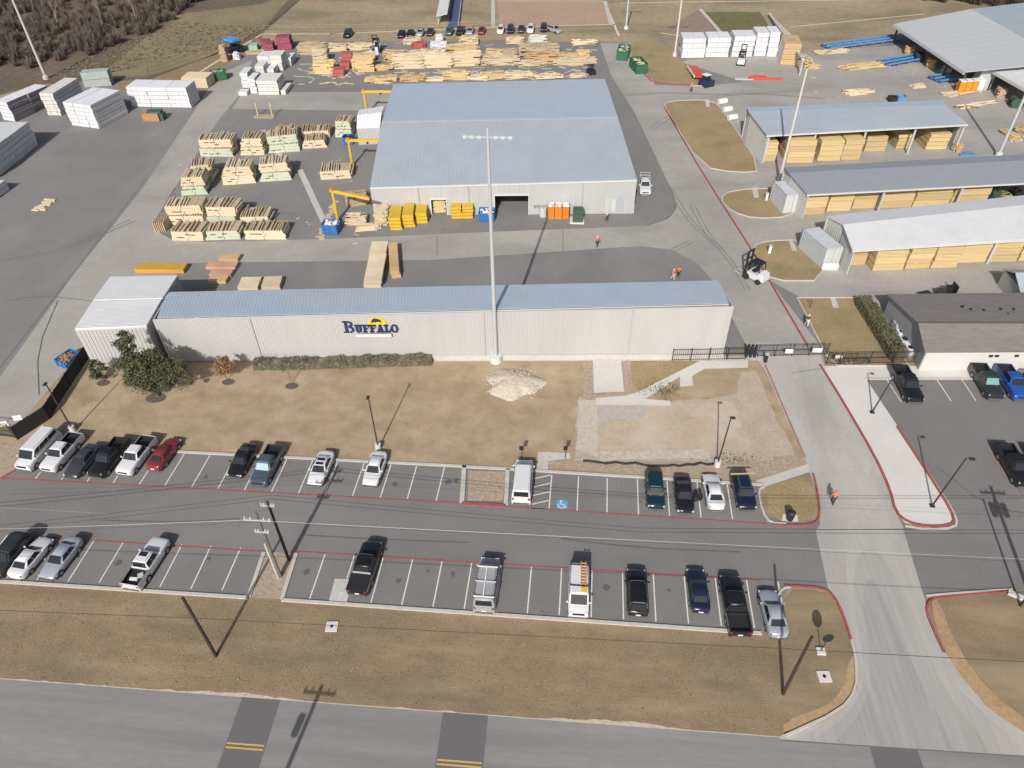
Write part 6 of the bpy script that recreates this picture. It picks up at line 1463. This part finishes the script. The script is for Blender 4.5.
# portable toilets, transformer, wall units
for i, (px, m, w_) in enumerate([(551, orange_p, 'leftmost'), (558.3, orange_p, 'middle'), (565.5, orange_d, 'rightmost')]):
    t = thing('portable_toilet', w_ + ' of the three orange portable toilets at the building wall', 'portable toilet', G(px, 217), 0, 'orange portable toilets'); mb = MB(); mb.box((0, 0, 1.05), (1.02, 1.2, 2.1)); mb.build('cabin', m, t)
    mb = MB(); mb.hexa([(-.53, -.63, 2.1), (.53, -.63, 2.1), (.53, .63, 2.1), (-.53, .63, 2.1)], [(-.4, -.5, 2.32), (.4, -.5, 2.32), (.4, .5, 2.32), (-.4, .5, 2.32)]); mb.build('roof', white_p, t); mb = MB(); mb.box((0, -.615, 1.0), (.68, .04, 1.75)); mb.build('door', mat('orange_door', (.56, .17, .015), .5), t)
t = thing('pad_transformer', 'dark green transformer box on a white pad by the building', 'transformer', G(577, 221)); mb = MB(); mb.box((0, 0, .1), (2.2, 2.0, .2)); mb.build('pad', conc_white, t); mb = MB(); mb.box((.1, .1, 1.15), (1.6, 1.4, 1.9)); mb.box((.1, -.5, .9), (1.5, .5, 1.4)); mb.build('cabinet', green_t, t)
t = thing('gray_drum', 'gray drum left of the orange toilets', 'drum', G(543, 216)); mb = MB(); mb.tube((0, 0, 0), (0, 0, 1.5), .6, n=14); mb.build('drum', acm, t)
d_ = G(618, 213); t = thing('wall_equipment', 'pale gray electrical cabinets on the right part of the building front', 'electrical cabinets', d_, .12)
for x, z_, w_, h_, m in ((-1.9, 1.5, .9, 2.6, mat('cab_a', (.42, .43, .42), .5)), (-.9, 1.4, .8, 2.2, acm), (.2, 1.7, 1.0, 2.8, mat('cab_b', (.33, .36, .38), .5)), (1.3, 1.5, .8, 2.4, acm), (2.1, .8, .7, 1.4, white_p)):
    mb = MB(); mb.box((x, 0, z_), (w_, .5, h_)); mb.build('cabinet', m, t)
mb = MB(); mb.box((0, .15, 3.2), (4.8, .12, .12)); mb.build('conduit', acm, t)
# bins upper right
for i, (px, m, w_) in enumerate([(958.5, orange_p, 'leftmost orange'), (965, orange_p, 'middle orange'), (971.5, orange_p, 'right orange'), (977, white_p, 'white')]):
    t = thing('plastic_bin', w_ + ' tall bin in the row by the canopy hopper', 'bin', G(px, 92.5 - i * .5), 0, 'tall bins by the canopy hopper'); mb = MB(); mb.box((0, 0, 1.2), (1.15, 1.5, 2.4)); mb.build('shell', m, t); mb = MB(); mb.box((0, 0, 2.46), (1.2, 1.55, .12)); mb.build('lid', white_p, t)
# containers
def container(px, py, qx, qy, L_, h, label, bags=False):
    A, wd, rz = frame_of((px, py), (qx, qy)); t = thing('shipping_container', label, 'container', A, rz, 'gray shipping containers by the sheds'); mb = MB()
    a, b, c, d = Vector((0, 0, 0)), Vector((wd, 0, 0)), Vector((wd, L_, 0)), Vector((0, L_, 0))
    ribwall(mb, b, c, h, h, step=.4); ribwall(mb, c, d, h, h, step=.4); ribwall(mb, d, a, h, h, step=.4); mb.build('side', cont_m, t)
    mb = MB(); mb.box((wd / 2, L_ / 2, h - .05), (wd - .06, L_ - .06, .1))
    for i in range(int(L_ / .5)): mb.box((wd / 2, .25 + i * .5, h + .02), (wd * .94, .2, .04))
    mb.build('roof', mat('container_roof', (.44, .46, .48), .6, .08, 1), t)
    for x in (wd * .25, wd * .75):
        mb = MB(); mb.box((x, -.03, h / 2), (wd / 2 - .06, .08, h - .15)); dd_ = mb.build('door', mat('container_door', (.47, .48, .48), .6), t); mb = MB(); mb.tube((x, -.09, .2), (x, -.09, h - .2), .03); mb.build('lock_rod', steel, dd_)
    return t
container(782, 213.5, 798, 212, 5.0, 3.0, 'gray shipping container at the corner of the gray-roofed shed')
container(821, 268, 838, 265, 6.0, 2.9, 'gray shipping container with white bags at its door, by the white-roofed shed')
t = thing('bag_pile', 'white bags piled at the container door', 'bags', G(829, 268.5))
for i in range(5):
    mb = MB(); n = 8; x = -.9 + i * .42; secs = [[(x + r * math.cos(k * PI / 4), -.3 + r * math.sin(k * PI / 4), z_) for k in range(8)] for z_, r in ((0, .22), (.3, .34), (.8, .3), (1.05, .12))]; mb.loft(secs); mb.build('bag', white_p, t)
# court equipment beside the office
for i, (px, py, m, s, lab) in enumerate([(897, 330, acm, (1.2, 1.2, 1.1), 'gray air conditioner farthest down the office court'), (900, 337, white_p, (1.1, 1.0, .9), 'pale air conditioner second in the office court'), (903, 345, acm, (1.2, 1.1, 1.0), 'gray air conditioner third in the office court'), (893, 322, acm, (1.0, 1.0, 1.0), 'gray box unit at the upper end of the office court'), (908, 353, white_p, (.8, 1.8, .9), 'white long tank nearest the court fence')]):
    t = thing('air_conditioner', lab, 'air conditioner', G(px, py), .05, 'units in the office court'); mb = MB(); mb.box((0, 0, s[2] / 2), s); mb.build('casing', m, t)
    mb = MB(); mb.tube((0, 0, s[2]), (0, 0, s[2] + .06), min(s[0], s[1]) * .38, n=14); f_ = mb.build('fan_grille', black_p, t)
# court walls
fence([(886, 318), (906, 352)], .1, 'pale kerb of the office court', conc_white, None, step=3, rails=False)
t = thing('picnic_table', 'dark folded racks lying behind the office roof', 'rack', G(936, 296), .1); mb = MB(); mb.box((-1.6, 0, .5), (1.6, .9, .1), .3); mb.box((.4, 0, .8), (1.2, .9, .1), -.4, .5); mb.build('panel', black_p, t); mb = MB(); mb.box((2.2, .2, .9), (.12, 1.4, 1.6)); mb.box((1.5, .2, .9), (.9, .12, 1.4)); mb.build('frame', black_p, t)
t = thing('gable_hut', 'gray gabled hut partly hidden behind the office roof at the right edge', 'hut', G(1016, 300)); mb = MB()
mb.hexa([(-1, -1.5, 0), (5, -1.5, 0), (5, 3.5, 0), (-1, 3.5, 0)], [(-1, -1.5, 2.4), (5, -1.5, 2.4), (5, 3.5, 2.4), (-1, 3.5, 2.4)]); mb.build('wall', wall_sh, t); mb = MB(); roofpanel(mb, (-1.2, -1.7, 2.4), (5.2, -1.7, 2.4), (5.2, 1, 3.6), (-1.2, 1, 3.6)); roofpanel(mb, (-1.2, 3.7, 2.4), (5.2, 3.7, 2.4), (5.2, 1, 3.6), (-1.2, 1, 3.6)); mb.build('roof', roof_m, t)
# red machines on the slab yard
A, B = G(690, 67), G(701, 83); d_ = B - A
t = thing('red_trailer', 'red-orange flat trailer at the edge of the slab yard grass', 'trailer', (A + B) / 2, math.atan2(d_.y, d_.x) + PI / 2); mb = MB(); mb.box((0, 0, .7), (2.2, 7.0, .3)); mb.build('deck', red_mach, t); mb = MB(); mb.box((-1.15, 0, .8), (.12, 7.0, .5)); mb.build('side_rail', white_p, t)
for y in (-2, -1): mb = MB(); mb.tube((-1.2, y, .4), (1.2, y, .4), .4, n=12); mb.build('axle_wheel', rubber, t)
t = thing('truck_crane', 'dark blue and white small loader behind the red trailer', 'loader', G(706, 86), .6); mb = MB(); mb.box((0, 0, .9), (2.0, 2.8, 1.0)); mb.build('body', navy, t); mb = MB(); mb.box((0, .3, 1.8), (1.4, 1.3, .9)); mb.build('cab', glass, t); mb = MB(); mb.box((0, .3, 2.3), (1.5, 1.5, .1)); mb.build('roof', white_p, t)
for x in (-1, 1):
    for y in (-.9, .9): mb = MB(); mb.tube((x - .15, y, .45), (x + .15, y, .45), .45, n=12); mb.build('wheel', rubber, t)
t = thing('red_beam', 'red steel beam lying on the slab yard', 'beam', G(765, 80), .0); mb = MB(); mb.box((0, 0, .25), (7.5, .4, .4)); mb.box((-1.5, .3, .5), (3.5, .8, .4)); mb.build('beam', red_mach, t); mb = MB(); mb.box((-4.5, .2, .15), (4, .9, .2)); mb.build('plate', acm, t)
for i, (px, py, lab) in enumerate([(722, 104, 'white bagged roll at the tip of the big grass island'), (727, 112, 'second white bagged roll along the island edge'), (732, 120, 'third white bagged roll along the island edge')]):
    t = thing('bagged_roll', lab, 'bag', G(px, py), .4, 'white bagged rolls by the grass island'); mb = MB(); mb.tube((-.9, 0, .55), (.9, 0, .55), .55, n=12); mb.build('roll', white_p, t); mb = MB(); mb.tube((-.95, 0, .55), (-.89, 0, .55), .2, n=10); mb.build('core', acm, t)
t = thing('blue_pallets', 'flat blue frame lying at the right end of the far shed', 'frame', G(968, 156), 0); mb = MB(); mb.box((0, 0, .2), (3, .5, .3)); mb.box((.3, .8, .2), (1.2, 1.6, .25), .6); mb.build('frame', blue2, t)
pile((956, 153), (961, 152), 1.6, 1.5, lum3, 'orange-brown offcuts at the right end of the far shed', mess=.6)
# clutter at the right end of the gray-roofed shed
for i, (px, m, h_, lab) in enumerate([(993, green_t, 2.4, 'dark green machine in the clutter under the gray shed roof'), (1004, lum4, 1.6, 'brown scraps in the clutter under the gray shed roof'), (1016, black_p, 2.2, 'black machine in the clutter under the gray shed roof')]):
    pile((px - 5, 205), (px + 5, 204.5), h_, 3, m, lab, mess=1.0, group='clutter under the gray shed roof')
pile((995, 204.5), (1020, 203.5), .7, 1.2, lum2, 'pale boards in front of the shed clutter', mess=.3, group='clutter under the gray shed roof')
for i, (px, py, m, lab) in enumerate([(908, 55, lum3, 'orange-brown gear under the left end of the huge canopy'), (918, 62, cloth_d, 'dark machine under the huge canopy, second from its end'), (930, 68, lum3, 'brown machine under the middle of the huge canopy'), (945, 76, cont_m, 'gray machine under the huge canopy near the bins'), (1000, 98, lum4, 'brown boards under the smaller canopy'), (1014, 108, green_t, 'green racks under the smaller canopy')]):
    pile((px - 5, py), (px + 5, py + 1), 1.8, 3, m, lab, mess=.7, group='gear under the canopies')
# small things on the ground
for (px, py), lab in (((332, 627), 'white concrete valve box in the verge left of the middle'), ((824, 677), 'white concrete valve box in the entry island')):
    t = thing('valve_box', lab, 'valve box', G(px, py), .08, 'valve boxes in the grass'); mb = MB(); mb.box((0, 0, .06), (1.0, .9, .12)); mb.build('slab', conc_white, t); mb = MB(); mb.tube((0, 0, .12), (0, 0, .15), .14, n=12); mb.build('cover', black_p, t)
t = thing('drain_slab', 'cream inlet slab beside the black pickup in the lower row', 'inlet', Vector((G(341, 590).x, 34.4, 0)), .03); mb = MB(); mb.box((0, 0, .03), (1.6, 2.4, .05)); mb.build('slab', conc_walk, t); mb = MB(); mb.box((.1, .3, .065), (.45, 1.1, .03)); mb.build('grate', acm, t)
def sign(px, py, h, label, shape='rect'):
    t = thing('sign_post', label, 'sign', G(px, py)); mb = MB(); mb.tube((0, 0, 0), (0, 0, h), .035, n=6); mb.build('post', black_p, t); mb = MB()
    if shape == 'oval':
        secs = [[(.42 * math.cos(i * PI / 8), y, h - .35 + .6 * math.sin(i * PI / 8)) for i in range(16)] for y in (-.05, -.02)]; mb.loft(secs)
    else: mb.box((0, -.06, h - .3), (.42, .04, .6))
    mb.build('plate', black_p, t)
    if shape == 'oval': mb = MB(); mb.box((0, 0, .1), (.7, .6, .2)); mb.build('footing', conc_white, t)
sign(521.5, 459, 2.0, 'small dark sign on a post behind the white delivery van'); sign(565, 459, 2.0, 'small dark sign on a post at the accessible bay'); sign(820.5, 652, 2.6, 'black oval sign on a post in the entry island', 'oval')
t = thing('waste_bin', 'dark waste bin on a white pad in the corner island', 'bin', G(789.5, 519)); mb = MB(); mb.tube((0, 0, 0), (0, 0, 1.0), .33, .38, n=14); mb.build('shell', black_p, t); mb = MB(); mb.tube((0, 0, 1.0), (0, 0, 1.12), .4, .25, n=14); mb.build('lid', black_p, t)
for (px, py), lab in (((876, 196), 'x'),): pass
for (px, py), lab in (((766, 200), 'white utility post on the middle grass island'), ((769, 253), 'white utility post on the lower grass island'), ((765, 362), 'dark keypad post by the drive gate'), ((801, 365), 'x')):
    if lab == 'x': continue
    t = thing('utility_post', lab, 'post', G(px, py)); mb = MB(); mb.box((0, 0, .6), (.35, .35, 1.2)); mb.build('post', black_p if 'dark' in lab else white_p, t); mb = MB(); mb.box((0, 0, 1.23), (.45, .45, .08)); mb.build('cap', acm, t)
t = thing('dark_sapling', 'small dark leafless shrub on the island below the drive', 'shrub', G(810, 308)); mb = MB(); branches(mb, Vector((0, 0, 0)), Vector((0, 0, 1)), .5, .05, 3, .7); mb.build('trunk', bark, t)
# silt sock along the cleared pad
P = smoothpoly([(583, 462), (600, 463), (620, 464), (640, 465), (665, 467), (676, 466), (690, 464), (704, 465), (716, 465)], 1, False); mb = MB(); W_ = [G(*p) for p in P]; W_ = [p + Vector((0, random.uniform(-.18, .18), .1)) for p in W_]
for a, b in zip(W_, W_[1:]): mb.tube(a, b, .11, n=7)
tag(mb.build('silt_sock', black_p), 'black silt sock snaking along the kerb of the cleared pad', 'silt sock')
# gravel heap
c = G(514, 384); mb = MB(); n, rn = 40, 14; grid = []
for j in range(rn + 1):
    for i in range(n):
        a = 2 * PI * i / n; rr = j / rn; wob = 1 + .14 * math.sin(3 * a + 1) + .08 * math.sin(7 * a)
        h = 1.0 * max(0, 1 - rr ** 1.7) + random.uniform(-.06, .06) * (1 - rr)
        grid.append((c.x + 3.3 * rr * wob * math.cos(a), c.y + 2.6 * rr * wob * math.sin(a), h + (.02 if j < rn else -.02)))
for j in range(rn):
    for i in range(n):
        k = (i + 1) % n; mb.face([grid[j * n + i], grid[j * n + k], grid[(j + 1) * n + k], grid[(j + 1) * n + i]])
for _ in range(420):
    a = random.uniform(0, 2 * PI); rr = random.uniform(0, 1.12); s = random.uniform(.05, .16); mb.box((c.x + 3.3 * rr * math.cos(a), c.y + 2.6 * rr * math.sin(a), .98 * max(0, 1 - rr ** 1.7) + .03), (s * 1.3, s, s), random.uniform(0, 3), random.uniform(-.5, .5))
o = mb.build('gravel', white_gravel); tag(o, 'heap of whitish gravel on the lawn at the foot of the tall pole', None, kind='stuff')
# stones and tufts scattered over the cleared ground
mb = MB()
for _ in range(900):
    px, py = random.uniform(576, 775), random.uniform(396, 470)
    if (604 < px < 728 and 408 < py < 450 and random.random() < .85) or py < 408 and px < 735: continue
    p = G(px, py); s = random.uniform(.03, .11); mb.box((p.x, p.y, s * .3), (s * 1.4, s, s * .7), random.uniform(0, 3), random.uniform(-.4, .4))
o = mb.build('rubble', rubble_m); tag(o, 'broken stones strewn over the cleared pad', None, kind='stuff')
def tufts(name, label, n, area, m, hmin=.05, hmax=.2, ok=None):
    mb = MB(); k = 0
    while k < n:
        x, y = area(); 
        if ok and not ok(x, y): continue
        k += 1; s = random.uniform(.02, .055); a = random.uniform(0, PI); d = Vector((math.cos(a), math.sin(a), 0)) * s; h = random.uniform(hmin, hmax); ln = Vector((random.uniform(-.1, .1), random.uniform(-.1, .1), 0))
        b = Vector((x, y, .01)); mb.face([b - d, b + d, b + d * .6 + ln + Vector((0, 0, h)), b - d * .6 + ln + Vector((0, 0, h))])
    o = mb.build(name, m, fix=False); tag(o, label, None, kind='stuff')
tuft_m = mat('dry_tufts', (.20, .15, .085), .95, 0, 1.0, col2=(.34, .26, .155))
def vok(x, y):
    return not (-26.8 < x < -23.5 and y > 33)
tufts('grass', 'dry tufts of the roadside verge', 7000, lambda: (random.uniform(-52, 24), random.uniform(24.6, 32.9)), tuft_m, .02, .06, ok=lambda x, y: not (x > 17 and (y > 32 or x > 22.5 or y < 27)))
tufts('grass', 'dry tufts of the front lawn', 4500, lambda: tuple(G(random.uniform(70, 575), random.uniform(368, 466)))[:2], mat('lawn_tufts', (.20, .14, .085), .95, 0, 1.0, col2=(.32, .235, .15)), .02, .06, ok=lambda x, y: y > 50.2)
tufts('grass', 'green weeds on the cleared pad', 260, lambda: tuple(G(random.choice((random.gauss(657, 9), random.gauss(668, 6))), random.gauss(390, 4)))[:2], mat('weeds', (.07, .085, .025), .9), .1, .3)
tufts('grass', 'green weeds near the lamp post', 160, lambda: tuple(G(random.gauss(737, 12), random.gauss(459, 3)))[:2], mat('weeds', (.07, .085, .025), .9), .05, .2)

A, B = G(452, 28), G(457, -6); d_ = B - A
t = thing('long_shelter', 'long narrow shelter with a pale roof and blue side, running away beyond the far cars', 'shelter', A, math.atan2(d_.y, d_.x) - PI / 2); L_ = d_.length
mb = MB(); mb.hexa([(-4.2, 3, 2.0), (-1.2, 3, 2.6), (-1.2, L_, 2.6), (-4.2, L_, 2.0)], [(-4.2, 3, 2.1), (-1.2, 3, 2.7), (-1.2, L_, 2.7), (-4.2, L_, 2.1)]); mb.build('roof', roof_w, t)
mb = MB(); mb.box((.2, L_ / 2, .06), (2.6, L_, .1)); mb.build('blue_walk', mat('dark_blue_walk', (.06, .08, .17), .8, .1, 1), t)
mb = MB(); mb.box((1.7, L_ / 2, .5), (.15, L_, 1.0)); mb.build('side_wall', conc_walk, t)
for k in range(4): mb = MB(); mb.box((-3.8, 4 + k * (L_ - 5) / 3, 1.0), (.2, .2, 2.0)); mb.build('post', pole_w, t)

mb = MB()
for _ in range(260):
    px, py = random.uniform(298, 600), random.choice((random.gauss(74.5, 2.5), random.gauss(66, 6), random.gauss(50, 4), random.gauss(83, 1.5)))
    if py < 41 or (py > 80 and px > 395): continue
    c = G(px, py); mb.box((c.x, c.y, .06), (random.uniform(.5, 3.2), random.uniform(.08, .2), random.uniform(.05, .12)), random.gauss(0, .5))
for _ in range(70):
    px, py = random.choice(((random.uniform(170, 360), random.uniform(140, 245)), (random.uniform(800, 1000), random.uniform(48, 108))))
    c = G(px, py); mb.box((c.x, c.y, .05), (random.uniform(.2, .9), random.uniform(.06, .13), .06), random.uniform(0, 3))
tag(mb.build('wood_scraps', lum2), 'loose boards and offcuts strewn over the lumber yard paving', None, kind='stuff')
